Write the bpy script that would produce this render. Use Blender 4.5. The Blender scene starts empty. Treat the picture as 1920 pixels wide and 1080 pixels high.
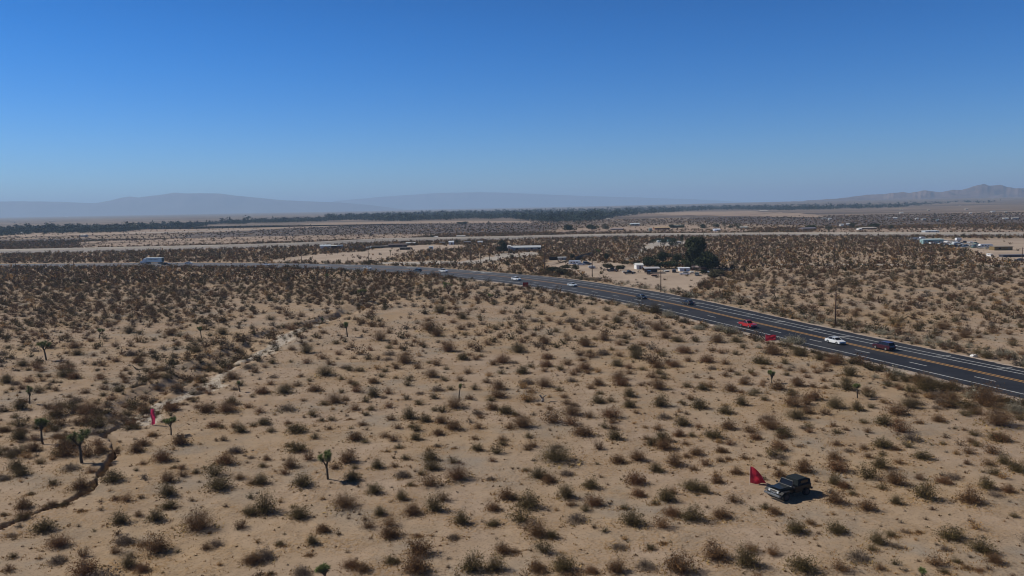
import bpy, math, random
import numpy as np
from mathutils import Matrix, Vector

# ------------------------------------------------------------------ camera, sky, sun, exposure
SC = bpy.context.scene
DENOISE = True
COL = SC.collection
H = 32.0                      # height of the drone above the desert floor, metres
F = 1478.0                    # focal length in pixels of a 1920 px wide frame
PITCH = math.atan(152.8 / F)
ROLL = math.radians(1.03)
r0 = np.array([1.0, 0, 0]); u0 = np.array([0, math.sin(PITCH), math.cos(PITCH)])
FW = np.array([0, math.cos(PITCH), -math.sin(PITCH)])
RT = r0 * math.cos(ROLL) - u0 * math.sin(ROLL)
UP = u0 * math.cos(ROLL) + r0 * math.sin(ROLL)
CAM = np.array([0, 0, H])
cam_d = bpy.data.cameras.new("camera"); cam = bpy.data.objects.new("camera", cam_d); COL.objects.link(cam)
cam.matrix_world = Matrix(((RT[0], UP[0], -FW[0], 0), (RT[1], UP[1], -FW[1], 0), (RT[2], UP[2], -FW[2], H), (0, 0, 0, 1)))
cam_d.sensor_width = 36; cam_d.lens = 36 * F / 1920; cam_d.clip_start = 0.5; cam_d.clip_end = 200000
SC.camera = cam

SUN_EL, SUN_AZ = math.radians(41), math.atan2(-4.2, 1.5)      # azimuth from +Y, clockwise
sdir = Vector((math.sin(SUN_AZ) * math.cos(SUN_EL), math.cos(SUN_AZ) * math.cos(SUN_EL), math.sin(SUN_EL)))
W = bpy.data.worlds.new("World"); SC.world = W; W.use_nodes = True
wn = W.node_tree.nodes; wl = W.node_tree.links; wn.clear()
sky = wn.new('ShaderNodeTexSky'); sky.sky_type = 'NISHITA'; sky.sun_disc = False
sky.sun_elevation = SUN_EL; sky.sun_rotation = SUN_AZ % (2 * math.pi)
sky.altitude = 800; sky.air_density = 1.0; sky.dust_density = 0.25; sky.ozone_density = 3.0
bg = wn.new('ShaderNodeBackground'); bg.inputs[1].default_value = 0.115
hsv = wn.new('ShaderNodeHueSaturation'); hsv.inputs['Saturation'].default_value = 1.0
wo = wn.new('ShaderNodeOutputWorld')
# colour grade of the sky by height; overhead darkened to cut blue fill light
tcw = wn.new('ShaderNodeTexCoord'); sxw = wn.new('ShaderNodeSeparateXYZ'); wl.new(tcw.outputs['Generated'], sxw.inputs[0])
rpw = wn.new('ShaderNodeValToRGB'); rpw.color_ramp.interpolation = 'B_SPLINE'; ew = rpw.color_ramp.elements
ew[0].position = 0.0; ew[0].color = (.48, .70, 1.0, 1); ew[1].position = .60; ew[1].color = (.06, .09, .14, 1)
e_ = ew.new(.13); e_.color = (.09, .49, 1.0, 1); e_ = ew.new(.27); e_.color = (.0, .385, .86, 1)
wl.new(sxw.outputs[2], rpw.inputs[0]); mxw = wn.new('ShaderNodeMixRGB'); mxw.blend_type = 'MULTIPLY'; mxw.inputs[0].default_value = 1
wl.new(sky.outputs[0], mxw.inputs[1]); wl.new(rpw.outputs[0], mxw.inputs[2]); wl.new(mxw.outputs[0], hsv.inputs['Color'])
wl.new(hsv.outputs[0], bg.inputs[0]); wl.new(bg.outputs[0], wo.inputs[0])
ld = bpy.data.lights.new("sun", 'SUN'); ld.energy = 5.0; ld.angle = math.radians(0.5); ld.color = (1.0, 0.94, 0.83)
lo = bpy.data.objects.new("sun", ld); COL.objects.link(lo); lo.rotation_euler = sdir.to_track_quat('Z', 'Y').to_euler()
SC.view_settings.view_transform = 'Standard'; SC.view_settings.look = 'None'
SC.view_settings.exposure = -0.14; SC.view_settings.gamma = 1.0
SC.cycles.use_denoising = DENOISE; SC.cycles.denoising_prefilter = 'ACCURATE'; SC.cycles.denoising_input_passes = 'RGB_ALBEDO_NORMAL'
SC.cycles.filter_width = 1.1; SC.cycles.max_bounces = 5; SC.cycles.diffuse_bounces = 3; SC.cycles.glossy_bounces = 2
SC.cycles.transparent_max_bounces = 6; SC.cycles.volume_bounces = 1

HAZE = 8.5e-5                 # density of the air
rng = np.random.default_rng(11)
random.seed(5)
# ------------------------------------------------------------------ measuring helpers
def at(px, py, z=0.0):
    d = FW[:, None] + RT[:, None] * ((np.atleast_1d(px) - 960) / F) + UP[:, None] * ((540 - np.atleast_1d(py)) / F)
    t = (z - H) / d[2]
    return (CAM[:, None] + d * t).T
def at1(px, py, z=0.0): return at(px, py, z)[0]
def proj(P):
    P = np.atleast_2d(P) - CAM
    z = P @ FW; z = np.where(np.abs(z) < 1e-6, 1e-6, z)
    return 960 + F * (P @ RT) / z, 540 - F * (P @ UP) / z, z
def mpp(px, py):                       # metres per photo pixel at a ground point
    return float((at1(px, py) - CAM) @ FW) / F
def hor(px): return 387.2 - (px - 960) * math.tan(ROLL)
def inpoly(x, y, poly):
    c = np.zeros(np.shape(x), bool); n = len(poly); j = n - 1
    for i in range(n):
        xi, yi = poly[i]; xj, yj = poly[j]
        if yi != yj: c ^= ((yi > y) != (yj > y)) & (x < (xj - xi) * (y - yi) / (yj - yi) + xi)
        j = i
    return c
_g = np.random.default_rng(3).random((256, 256))
def vnoise(x, y, s):
    x = np.asarray(x) / s + 1000.3; y = np.asarray(y) / s + 1000.7
    xi = np.floor(x).astype(int); yi = np.floor(y).astype(int); fx = x - xi; fy = y - yi
    fx = fx * fx * (3 - 2 * fx); fy = fy * fy * (3 - 2 * fy)
    a = _g[xi % 256, yi % 256]; b = _g[(xi + 1) % 256, yi % 256]; c = _g[xi % 256, (yi + 1) % 256]; d = _g[(xi + 1) % 256, (yi + 1) % 256]
    return (a * (1 - fx) + b * fx) * (1 - fy) + (c * (1 - fx) + d * fx) * fy
def fbm(x, y, s, o=4):
    r = 0; a = .5; t = 0
    for k in range(o): r = r + a * vnoise(x, y, s / 2 ** k); t += a; a *= .5
    return r / t
def smooth(a, b, x):
    t = np.clip((x - a) / (b - a), 0, 1); return t * t * (3 - 2 * t)

# ------------------------------------------------------------------ object helpers
def mesh_np(name, V, Fc, mats, col=None, smooth_=False, midx=None):
    """V (n,3); Fc list of arrays (m,k) of vertex indices"""
    me = bpy.data.meshes.new(name)
    Fc = [np.asarray(f, np.int32) for f in (Fc if isinstance(Fc, list) else [Fc]) if len(f)]
    V = np.ascontiguousarray(V, np.float32)
    me.vertices.add(len(V)); me.vertices.foreach_set('co', V.ravel())
    loops = np.concatenate([f.ravel() for f in Fc]); tot = np.concatenate([np.full(len(f), f.shape[1], np.int32) for f in Fc])
    me.loops.add(len(loops)); me.loops.foreach_set('vertex_index', loops)
    me.polygons.add(len(tot)); st = np.concatenate([[0], np.cumsum(tot)[:-1]]).astype(np.int32)
    me.polygons.foreach_set('loop_start', st)
    if midx is not None: me.polygons.foreach_set('material_index', np.asarray(midx, np.int32))
    me.update(calc_edges=True)
    me.polygons.foreach_set('use_smooth', np.full(len(tot), smooth_))
    if col is not None:
        dom = 'FACE' if len(col) == len(tot) and len(col) != len(V) else 'POINT'
        a = me.attributes.new('tint', 'FLOAT_COLOR', dom)
        c = np.ones((len(col), 4), np.float32); c[:, :3] = col
        a.data.foreach_set('color', c.ravel())
    for m in (mats if isinstance(mats, (list, tuple)) else [mats]): me.materials.append(m)
    return me
def link(name, me, parent=None, loc=(0, 0, 0), rz=0.0):
    o = bpy.data.objects.new(name, me); COL.objects.link(o); o.location = loc; o.rotation_euler = (0, 0, rz)
    if parent is not None: o.parent = parent
    return o
def tag(o, label=None, cat=None, group=None, kind=None):
    if label: o['label'] = label
    if cat: o['category'] = cat
    if group: o['group'] = group
    if kind: o['kind'] = kind
    return o
def thing(name, label, cat, loc=(0, 0, 0), rz=0.0, group=None):
    return tag(link(name, None, None, loc, rz), label, cat, group)
class MB:
    """collects simple solids, one mesh"""
    def __init__(s): s.v = []; s.f = []; s.n = 0
    def add(s, V, Fs):
        V = np.asarray(V, float); s.v.append(V)
        for f in Fs: s.f.append([i + s.n for i in f])
        s.n += len(V); return s
    def box(s, c, d, rz=0.0, taper=1.0, tx=None):
        x, y, z = (k / 2 for k in d); tx = taper if tx is None else tx
        V = np.array([[-x, -y, -z], [x, -y, -z], [x, y, -z], [-x, y, -z], [-x * tx, -y * taper, z], [x * tx, -y * taper, z], [x * tx, y * taper, z], [-x * tx, y * taper, z]])
        cr, sr = math.cos(rz), math.sin(rz)
        V = V @ np.array([[cr, sr, 0], [-sr, cr, 0], [0, 0, 1]]) + np.array(c)
        return s.add(V, [[0, 3, 2, 1], [4, 5, 6, 7], [0, 1, 5, 4], [1, 2, 6, 5], [2, 3, 7, 6], [3, 0, 4, 7]])
    def prism(s, prof, x0, x1, ax=0, inset=None):
        """profile [(a,b)] extruded along axis ax; inset(i)->scale of the extruded width at profile point i"""
        n = len(prof); V = []
        for e in (x0, x1):
            for i, (a, b) in enumerate(prof):
                w = e * (inset[i] if inset else 1)
                V.append([w, a, b] if ax == 0 else ([a, w, b] if ax == 1 else [a, b, w]))
        Fs = [list(range(n))[::-1], [n + i for i in range(n)]] + [[i, (i + 1) % n, n + (i + 1) % n, n + i] for i in range(n)]
        return s.add(V, Fs)
    def tube(s, pts, rad, k=6):
        pts = [np.array(p, float) for p in pts]; rad = rad if isinstance(rad, (list, tuple)) else [rad] * len(pts)
        V = []
        for i, p in enumerate(pts):
            d = pts[min(i + 1, len(pts) - 1)] - pts[max(i - 1, 0)]; d /= (np.linalg.norm(d) + 1e-9)
            a = np.cross(d, [0, 0, 1.]) if abs(d[2]) < .9 else np.cross(d, [1., 0, 0]); a /= np.linalg.norm(a); b = np.cross(d, a)
            for j in range(k):
                t = 2 * math.pi * j / k; V.append(p + rad[i] * (a * math.cos(t) + b * math.sin(t)))
        Fs = [[i * k + j, i * k + (j + 1) % k, (i + 1) * k + (j + 1) % k, (i + 1) * k + j] for i in range(len(pts) - 1) for j in range(k)]
        Fs += [list(range(k))[::-1], [(len(pts) - 1) * k + j for j in range(k)]]
        return s.add(V, Fs)
    def build(s, name, mat, parent=None, loc=(0, 0, 0), rz=0.0, smooth_=False, bevel=0):
        me = bpy.data.meshes.new(name); me.from_pydata(np.concatenate(s.v).tolist(), [], s.f); me.update()
        me.polygons.foreach_set('use_smooth', [smooth_] * len(me.polygons)); me.materials.append(mat)
        o = link(name, me, parent, loc, rz)
        if bevel:
            b = o.modifiers.new('bevel', 'BEVEL'); b.width = bevel; b.segments = 2; b.limit_method = 'ANGLE'
        return o
# ------------------------------------------------------------------ materials
def nodes(name):
    m = bpy.data.materials.new(name); m.use_nodes = True; nt = m.node_tree
    return m, nt, nt.nodes, nt.links, nt.nodes['Principled BSDF']
def noise_node(N, L, vec, scale, detail=3, rough=.55):
    n = N.new('ShaderNodeTexNoise'); n.inputs['Scale'].default_value = scale; n.inputs['Detail'].default_value = detail
    n.inputs['Roughness'].default_value = rough; L.new(vec, n.inputs['Vector']); return n.outputs['Fac']
def ramp(N, L, src, a, b, c0=(0, 0, 0), c1=(1, 1, 1)):
    r = N.new('ShaderNodeValToRGB'); e = r.color_ramp.elements
    e[0].position = a; e[0].color = (*c0, 1); e[1].position = b; e[1].color = (*c1, 1); L.new(src, r.inputs[0]); return r.outputs['Color']
def mix(N, L, fac, a, b, mode='MIX'):
    n = N.new('ShaderNodeMixRGB'); n.blend_type = mode
    for k, s in ((0, fac), (1, a), (2, b)):
        if isinstance(s, (int, float)): n.inputs[k].default_value = s
        elif isinstance(s, tuple): n.inputs[k].default_value = (*s, 1)
        else: L.new(s, n.inputs[k])
    return n.outputs[0]
def pos_node(N):
    return N.new('ShaderNodeNewGeometry').outputs['Position']
def mat(name, col, col2=None, scale=1.0, rough=.85, metal=0.0, spec=.3, obj=True, bump=0.0, coat=0.0):
    m, nt, N, L, P = nodes(name)
    P.inputs['Roughness'].default_value = rough; P.inputs['Metallic'].default_value = metal; P.inputs['Specular IOR Level'].default_value = spec
    P.inputs['Coat Weight'].default_value = coat
    c2 = col2 or tuple(k * .82 for k in col)
    vec = N.new('ShaderNodeTexCoord').outputs['Object'] if obj else pos_node(N)
    nz = noise_node(N, L, vec, scale, 4, .6)
    L.new(ramp(N, L, nz, .35, .65, col, c2), P.inputs['Base Color'])
    if bump:
        b = N.new('ShaderNodeBump'); b.inputs['Strength'].default_value = bump; b.inputs['Distance'].default_value = .05
        L.new(nz, b.inputs['Height']); L.new(b.outputs[0], P.inputs['Normal'])
    return m
def tint_mat(name, rough=.9, gain=1.0, trans=0.0):
    m, nt, N, L, P = nodes(name); P.inputs['Roughness'].default_value = rough; P.inputs['Specular IOR Level'].default_value = .15
    a = N.new('ShaderNodeAttribute'); a.attribute_name = 'tint'
    L.new(a.outputs['Color'], P.inputs['Base Color'])
    if trans:
        t = N.new('ShaderNodeBsdfTranslucent'); L.new(a.outputs['Color'], t.inputs['Color']); x = N.new('ShaderNodeMixShader'); x.inputs[0].default_value = trans
        L.new(P.outputs[0], x.inputs[1]); L.new(t.outputs[0], x.inputs[2]); L.new(x.outputs[0], N['Material Output'].inputs['Surface'])
    return m
M_LEAF = tint_mat('scrub_foliage', trans=.16)
M_BARK = mat('bark', (.11, .085, .06), (.06, .045, .03), 6, .95, bump=.5)
M_POLE = mat('pole_wood', (.10, .055, .038), (.05, .028, .02), 2, .9)
M_TYRE = mat('rubber', (.018, .018, .018), rough=.8)
M_GLASS = mat('window_glass', (.012, .013, .015), rough=.12, spec=.35)
M_CHROME = mat('alloy', (.55, .56, .58), rough=.3, metal=.9)
M_LAMP = mat('headlamp_glass', (.75, .77, .8), rough=.15, spec=.7)
M_TAIL = mat('tail_lamp', (.35, .01, .01), rough=.3)
M_BLACK = mat('black_trim', (.02, .02, .022), rough=.5)
_pm = {}
def paint(c, rough=.28):
    if c not in _pm: _pm[c] = mat('paint', c, tuple(k * .93 for k in c), 1.5, rough, spec=.5, coat=.6)
    return _pm[c]
_wm = {}
def wall(c):
    if c not in _wm: _wm[c] = mat('wall_finish', c, tuple(k * .8 for k in c), .8, .85)
    return _wm[c]

# ------------------------------------------------------------------ the highway: where its lines run (photo pixels -> ground)
def curve(tab, xs, sig=26):
    t = np.array(tab, float); x = np.arange(-700, 2800, 2.0)
    y = np.interp(x, t[:, 0], t[:, 1])
    k0 = (t[1, 1] - t[0, 1]) / (t[1, 0] - t[0, 0]); k1 = (t[-1, 1] - t[-2, 1]) / (t[-1, 0] - t[-2, 0])
    y = np.where(x < t[0, 0], t[0, 1] + (x - t[0, 0]) * k0, y); y = np.where(x > t[-1, 0], t[-1, 1] + (x - t[-1, 0]) * k1, y)
    g = np.exp(-.5 * (np.arange(-60, 61) * 2 / sig) ** 2); g /= g.sum()
    yp = np.concatenate([y[0] + (np.arange(-60, 0)) * (y[1] - y[0]), y, y[-1] + np.arange(1, 61) * (y[-1] - y[-2])])
    return np.interp(xs, x, np.convolve(yp, g, 'valid'))
FAR_E = [(-300, 496), (0, 495), (125, 494.4), (240, 493.2), (365, 492.6), (480, 493.4), (555, 494.2), (642, 495.6), (717, 497.3), (795, 500.6), (845, 504.2), (907, 509), (957, 513), (1027, 518.4), (1090, 525.6), (1160, 536), (1247, 549.4), (1335, 567), (1397, 581), (1492, 602), (1620, 629.4), (1760, 658), (1920, 691.5), (2100, 730)]
LINE_B = [(-300, 496.6), (0, 495.7), (240, 494), (480, 494.3), (642, 496.8), (795, 501.8), (907, 510.4), (1027, 520.4), (1090, 528.3), (1160, 539.2), (1201, 546.4), (1260, 557.3), (1322, 569.8), (1380, 582.5), (1474, 604), (1536, 617.8), (1649, 641.6), (1760, 665), (1920, 697), (2100, 733)]
LINE_A = [(-300, 497.4), (0, 496.6), (240, 494.9), (480, 495.4), (642, 498.5), (795, 504), (907, 512.6), (1027, 524), (1090, 532.2), (1160, 544), (1195, 550.4), (1280, 566.8), (1380, 588.6), (1458, 605), (1567, 630), (1640, 645.5), (1760, 670), (1920, 701.8), (2100, 737)]
YEL = [(-300, 498.4), (0, 497.6), (240, 496), (480, 496.9), (642, 500.4), (717, 503), (795, 507), (839, 510), (895, 514), (957, 519.6), (990, 523.6), (1052, 532.3), (1084, 536.8), (1160, 549.6), (1214, 560), (1285, 574), (1397, 600.4), (1549, 634.6), (1640, 655.2), (1760, 681), (1920, 715.8), (2100, 755)]
NEAR_L = [(-300, 500), (0, 499.2), (240, 497.8), (480, 499), (642, 503.3), (795, 512.3), (845, 516.4), (907, 522.5), (957, 527.4), (1015, 536), (1065, 544), (1140, 557.5), (1222, 574), (1285, 590), (1360, 607.5), (1435, 625.5), (1507, 642.7), (1599, 663.8), (1640, 673.7), (1760, 702), (1920, 739), (2100, 780)]
NEAR_E = [(-300, 501.2), (0, 500.8), (240, 499.6), (480, 500.6), (642, 505.4), (795, 514.6), (907, 525.3), (1015, 539.2), (1140, 561.2), (1222, 578), (1285, 595), (1400, 623), (1513, 650.5), (1640, 679.5), (1701, 694), (1760, 708.6), (1917, 747), (2100, 792)]
RX = np.concatenate([np.arange(-500, 900, 6), np.arange(900, 2501, 3)]).astype(float)
ROADZ = 0.18
L_ = {k: at(RX, curve(t, RX), ROADZ)[:, :2] for k, t in (('fe', FAR_E), ('b', LINE_B), ('a', LINE_A), ('y', YEL), ('nl', NEAR_L), ('ne', NEAR_E))}
# smooth the left stretch in plan so the carriageway keeps an even curve
def plan_smooth(P, it=60):
    P = P.copy()
    for _ in range(it): P[1:-1] = .5 * P[1:-1] + .25 * (P[:-2] + P[2:])
    return P
for k in L_: L_[k] = plan_smooth(L_[k], 40)
ROAD_MID = (L_['fe'] + L_['ne']) / 2
def seg_dist(P, Q, step=1):
    """distance of points P (n,2) to polyline Q, with arc parameter"""
    best = np.full(len(P), 1e9); par = np.zeros(len(P)); side = np.zeros(len(P)); s = 0.0
    for i in range(0, len(Q) - 1):
        a, b = Q[i], Q[i + 1]; d = b - a; l = np.linalg.norm(d)
        if l < 1e-6: continue
        t = np.clip(((P - a) @ d) / l ** 2, 0, 1); r = P - (a + t[:, None] * d); q = np.hypot(r[:, 0], r[:, 1])
        m = q < best; best[m] = q[m]; par[m] = (i + t[m]); side[m] = np.sign(d[0] * r[m, 1] - d[1] * r[m, 0])
    return best, par, side
# ------------------------------------------------------------------ ground with the gully
GUL = [(790, 551, 2.5, .8), (775, 554, 3, 1.0), (730, 562, 4, 1.3), (692, 570, 4.5, 1.5), (667, 577, 4.5, 1.6), (605, 603, 4.5, 1.3), (542, 612, 4, 1.2), (490, 630, 4, 1.2), (455, 655, 4.5, 1.4), (425, 672, 5, 1.7), (385, 690, 5, 1.4), (340, 712, 5, 1.25), (300, 730, 4.5, 1.2), (262, 752, 3.5, 1.2), (243, 775, 2.8, .9), (232, 795, 1.8, 1.0), (212, 806, 1.1, 1.1), (192, 815, 1.0, 1.1), (213, 822, .8, 1.0), (217, 842, .7, .9), (211, 860, .9, 1.1), (196, 878, .9, 1.1), (178, 905, 1.0, 1.2), (160, 923, 1.1, 1.3), (135, 940, .6, .9), (110, 951, .4, .5), (92, 954, .6, .9), (60, 965, .7, 1.0), (30, 978, .8, 1.0), (-10, 992, 1.0, 1.2), (-80, 1015, 1.0, 1.2), (-200, 1050, 1.0, 1.2)]
GP = at([g[0] for g in GUL], [g[1] for g in GUL])[:, :2]; GW = np.array([g[2] for g in GUL]); GD = np.array([g[3] for g in GUL])
WASH = [(640, 590), (560, 618), (537, 630), (505, 655), (470, 668), (437, 682), (410, 706), (390, 725), (345, 742), (300, 757), (275, 772), (262, 790)]
WP = at([g[0] for g in WASH], [g[1] for g in WASH])[:, :2]
def height(x, y, detail=False):
    x = np.asarray(x, float); y = np.asarray(y, float); sh = x.shape; x = x.ravel(); y = y.ravel()
    r = np.hypot(x, y); z = np.zeros_like(x); P = np.stack([x, y], 1)
    near = r < 420
    amp = (1 - smooth(160, 380, r)) * .55
    if near.any():
        rd, _, _ = seg_dist(P[near], ROAD_MID[::4]); k = np.zeros_like(x); k[near] = smooth(14, 30, rd); amp = amp * k
    z += amp * (fbm(x, y, 22, 3) - .5) + amp * .22 * (fbm(x + 77, y, 2.6, 3) - .5)
    wash = np.zeros_like(x)
    g = (x < -5) & (x > -130) & (y < 330) & (y > 60) | ((x < 0) & (r < 400) & (r > 50))
    if g.any():
        d, p, s = seg_dist(P[g], GP); w = np.interp(p, np.arange(len(GW)), GW); dep = np.interp(p, np.arange(len(GW)), GD)
        wig = 1 + 1.5 * (fbm(x[g], y[g], 4.5, 3) - .5); d = np.abs(d + (1.0 * np.clip(w / 3, .25, 1)) * (fbm(x[g] + 31, y[g], 6, 3) - .5) * 2 * np.clip(w, 0, 4) * .5)
        nar = w < 1.4; wig = np.where(nar, np.clip(wig, .45, .95), np.clip(wig, .35, 2)); d = np.where(nar, np.abs(d + .9 * (fbm(x[g], y[g] + 9, 2.2, 2) - .5)), d); dep = np.where(nar, dep * 2.2, dep); u = d / (w * .5 * wig); wide = smooth(1.5, 3.5, w)
        prof = 1 - smooth(.45 - .35 * wide, 1.10 + 1.3 * wide, u)
        z[g] -= dep * prof * (1 - .22 * wide)
        # spoil / low bank swelling beside the upper gully
        z[g] += .5 * wide * dep * np.exp(-((u - 2.2) / .8) ** 2) * .5
        d2, p2, _ = seg_dist(P[g], WP); wig2 = np.maximum(2.0 + 4.5 * (fbm(x[g], y[g], 7, 3) - .5), .3)
        ws = 1 - smooth(wig2 * .7, wig2 * 1.3, d2); wash[g] = ws; z[g] -= .35 * (1 - smooth(1.5, 4, d2)) * (1 - prof)
    return z.reshape(sh), wash.reshape(sh)
ang = np.concatenate([np.radians(np.arange(-178, -45, 6.5)), np.radians(np.linspace(-44, -8, 380)), np.radians(np.linspace(-7.8, 44, 170)), np.radians(np.arange(48, 181, 6.5))])
rad = [3, 12, 24, 36, 46, 54]; q = 58.0
while q < 250: rad.append(q); q *= 1.0034
while q < 1500: rad.append(q); q *= 1.02
while q < 66000: rad.append(q); q *= 1.09
rad = np.array(rad + [66000])
A, R = np.meshgrid(ang, rad); X = (np.sin(A) * R); Y = np.cos(A) * R
Z, WSH = height(X, Y)
# gentle fan rising towards the hills on the right
ppx = 960 + F * np.tan(np.clip(A, -1.4, 1.4)); Z += np.where(np.abs(A) < 1.3, 34 * smooth(2600, 9000, R) * smooth(900, 1600, ppx), 0)
na, nr = len(ang), len(rad); V = np.stack([X.ravel(), Y.ravel(), Z.ravel()], 1)
i, j = np.meshgrid(np.arange(nr - 1), np.arange(na - 1), indexing='ij'); b = (i * na + j).ravel()
Q = np.stack([b, b + 1, b + na + 1, b + na], 1)[:, ::-1]
cen = len(V); V = np.vstack([V, [[0, 0, 0]]])
T = np.stack([np.full(na - 1, cen), np.arange(1, na), np.arange(0, na - 1)], 1)
wrap = np.array([[k * na + na - 1, k * na, (k + 1) * na, (k + 1) * na + na - 1] for k in range(nr - 1)])[:, ::-1]
T = np.vstack([T, [[cen, 0, na - 1]]])
vc = np.zeros((len(V), 3)); vc[:-1, 0] = WSH.ravel()
mg, nt, N, L, P = nodes('desert_floor'); P.inputs['Roughness'].default_value = .95; P.inputs['Specular IOR Level'].default_value = .1
pos = pos_node(N)
big = noise_node(N, L, pos, .035, 5, .6); mid = noise_node(N, L, pos, .32, 5, .65); fine = noise_node(N, L, pos, 2.3, 4, .7); spk = noise_node(N, L, pos, 5.0, 2, .6)
c = ramp(N, L, mid, .3, .7, (.29, .216, .155), (.375, .286, .212))
c = mix(N, L, ramp(N, L, big, .42, .62), c, mix(N, L, .5, c, (.36, .25, .135)))
pm = ramp(N, L, noise_node(N, L, pos, .12, 4, .6), .42, .60); m2 = N.new('ShaderNodeMath'); m2.operation = 'MULTIPLY'; L.new(ramp(N, L, fine, .44, .60), m2.inputs[0]); L.new(pm, m2.inputs[1])
c = mix(N, L, m2.outputs[0], c, mix(N, L, .75, c, (.30, .185, .085)))
c = mix(N, L, ramp(N, L, noise_node(N, L, pos, .07, 5, .65), .50, .68), c, (.27, .225, .18))
c = mix(N, L, ramp(N, L, noise_node(N, L, pos, .9, 4, .7), .58, .72), c, mix(N, L, .5, c, (.17, .115, .07)))
c = mix(N, L, ramp(N, L, spk, .56, .66), c, mix(N, L, .6, c, (.13, .09, .06)))
at_ = N.new('ShaderNodeAttribute'); at_.attribute_name = 'tint'; sx = N.new('ShaderNodeSeparateColor'); L.new(at_.outputs['Color'], sx.inputs[0])
c = mix(N, L, sx.outputs[0], c, mix(N, L, ramp(N, L, mid, .35, .65), (.48, .42, .35), (.37, .305, .24)))
# far plain: broad bands of scrub, bare soil and old fields
mp = N.new('ShaderNodeMapping'); mp.inputs['Scale'].default_value = (.0011, .0042, 1); mp.inputs['Rotation'].default_value = (0, 0, .12); L.new(pos, mp.inputs[0])
f1 = noise_node(N, L, mp.outputs[0], 1.0, 6, .62)
mp2 = N.new('ShaderNodeMapping'); mp2.inputs['Scale'].default_value = (.004, .012, 1); L.new(pos, mp2.inputs[0]); f2 = noise_node(N, L, mp2.outputs[0], 1.0, 5, .7)
farc = ramp(N, L, f1, .36, .60, (.085, .068, .058), (.27, .205, .155))
farc = mix(N, L, ramp(N, L, f2, .45, .62), farc, (.10, .08, .068))
sp = N.new('ShaderNodeSeparateXYZ'); L.new(pos, sp.inputs[0])
mr = N.new('ShaderNodeMapRange'); mr.inputs['From Min'].default_value = 850; mr.inputs['From Max'].default_value = 1500; L.new(sp.outputs[1], mr.inputs['Value'])
c = mix(N, L, mr.outputs[0], c, farc)
L.new(c, P.inputs['Base Color'])
bm = N.new('ShaderNodeBump'); bm.inputs['Strength'].default_value = 1.0; bm.inputs['Distance'].default_value = .22
hq = N.new('ShaderNodeMath'); hq.operation = 'MULTIPLY'; L.new(fine, hq.inputs[0]); L.new(pm, hq.inputs[1]); hm = N.new('ShaderNodeMath'); hm.operation = 'ADD'; L.new(mid, hm.inputs[0]); L.new(hq.outputs[0], hm.inputs[1]); L.new(hm.outputs[0], bm.inputs['Height']); L.new(bm.outputs[0], P.inputs['Normal'])
tag(link('desert_ground', mesh_np('desert_ground', V, [Q, wrap, T], mg, vc, True)), kind='structure')

# ------------------------------------------------------------------ road sheets
def strip(name, Lft, Rgt, z, m, kind='structure', skirt=0.0):
    n = len(Lft)
    if skirt:
        d = Rgt - Lft; d = d / np.linalg.norm(d, axis=1)[:, None]
        cols = [np.c_[Lft - d * skirt, np.full(n, -.35)], np.c_[Lft, np.full(n, z)], np.c_[Rgt, np.full(n, z)], np.c_[Rgt + d * skirt, np.full(n, -.35)]]
    else: cols = [np.c_[Lft, np.full(n, z)], np.c_[Rgt, np.full(n, z)]]
    V = np.concatenate(cols); k = np.arange(n - 1); Fs = np.concatenate([np.stack([c_ * n + k, c_ * n + k + 1, (c_ + 1) * n + k + 1, (c_ + 1) * n + k], 1) for c_ in range(len(cols) - 1)])
    return tag(link(name, mesh_np(name, V, Fs[:, ::-1], m)), kind=kind)
def off(P, d):
    t = np.gradient(P, axis=0); t /= np.linalg.norm(t, axis=1)[:, None]; return P + np.stack([-t[:, 1], t[:, 0]], 1) * d
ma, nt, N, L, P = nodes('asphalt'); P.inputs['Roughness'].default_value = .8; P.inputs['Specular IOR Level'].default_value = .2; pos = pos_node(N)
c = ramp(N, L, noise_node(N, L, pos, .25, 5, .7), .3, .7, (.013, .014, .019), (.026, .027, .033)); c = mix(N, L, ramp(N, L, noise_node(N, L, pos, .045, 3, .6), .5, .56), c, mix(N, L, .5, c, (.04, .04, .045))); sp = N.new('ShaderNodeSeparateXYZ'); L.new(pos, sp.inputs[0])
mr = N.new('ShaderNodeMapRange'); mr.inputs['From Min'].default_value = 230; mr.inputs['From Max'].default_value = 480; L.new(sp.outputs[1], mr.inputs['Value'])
c = mix(N, L, mr.outputs[0], c, (.085, .09, .105)); L.new(c, P.inputs['Base Color'])       # paler and bluer with distance
M_SHOULD = mat('shoulder_gravel', (.42, .34, .28), (.30, .24, .19), .6, .95, obj=False)
def ragged(P_, base, seed):
    r_ = np.random.default_rng(seed); v = np.convolve(r_.normal(0, .9, len(P_) + 6), np.ones(7) / 7, 'valid'); t = np.gradient(P_, axis=0); t /= np.linalg.norm(t, axis=1)[:, None]
    return P_ + np.stack([-t[:, 1], t[:, 0]], 1) * (base + v + r_.normal(0, .12, len(P_)))[:, None]
strip('road_shoulder', ragged(L_['fe'], 1.1, 1), ragged(L_['ne'], -1.3, 2), .10, M_SHOULD, skirt=1.5)
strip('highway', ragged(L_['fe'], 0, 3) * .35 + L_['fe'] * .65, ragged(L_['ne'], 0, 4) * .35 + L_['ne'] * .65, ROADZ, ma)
M_WHITE = mat('road_paint_white', (.66, .66, .64), (.42, .42, .41), 1.2, .7, obj=False)
M_YEL = mat('road_paint_yellow', (.62, .33, .09), (.48, .27, .10), .8, .7, obj=False)
def painted(name, P, w, d=0): 
    c0 = off(P, d + w / 2); c1 = off(P, d - w / 2); strip(name, c0, c1, ROADZ + .006, M_WHITE if 'white' in name else M_YEL)
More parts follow.
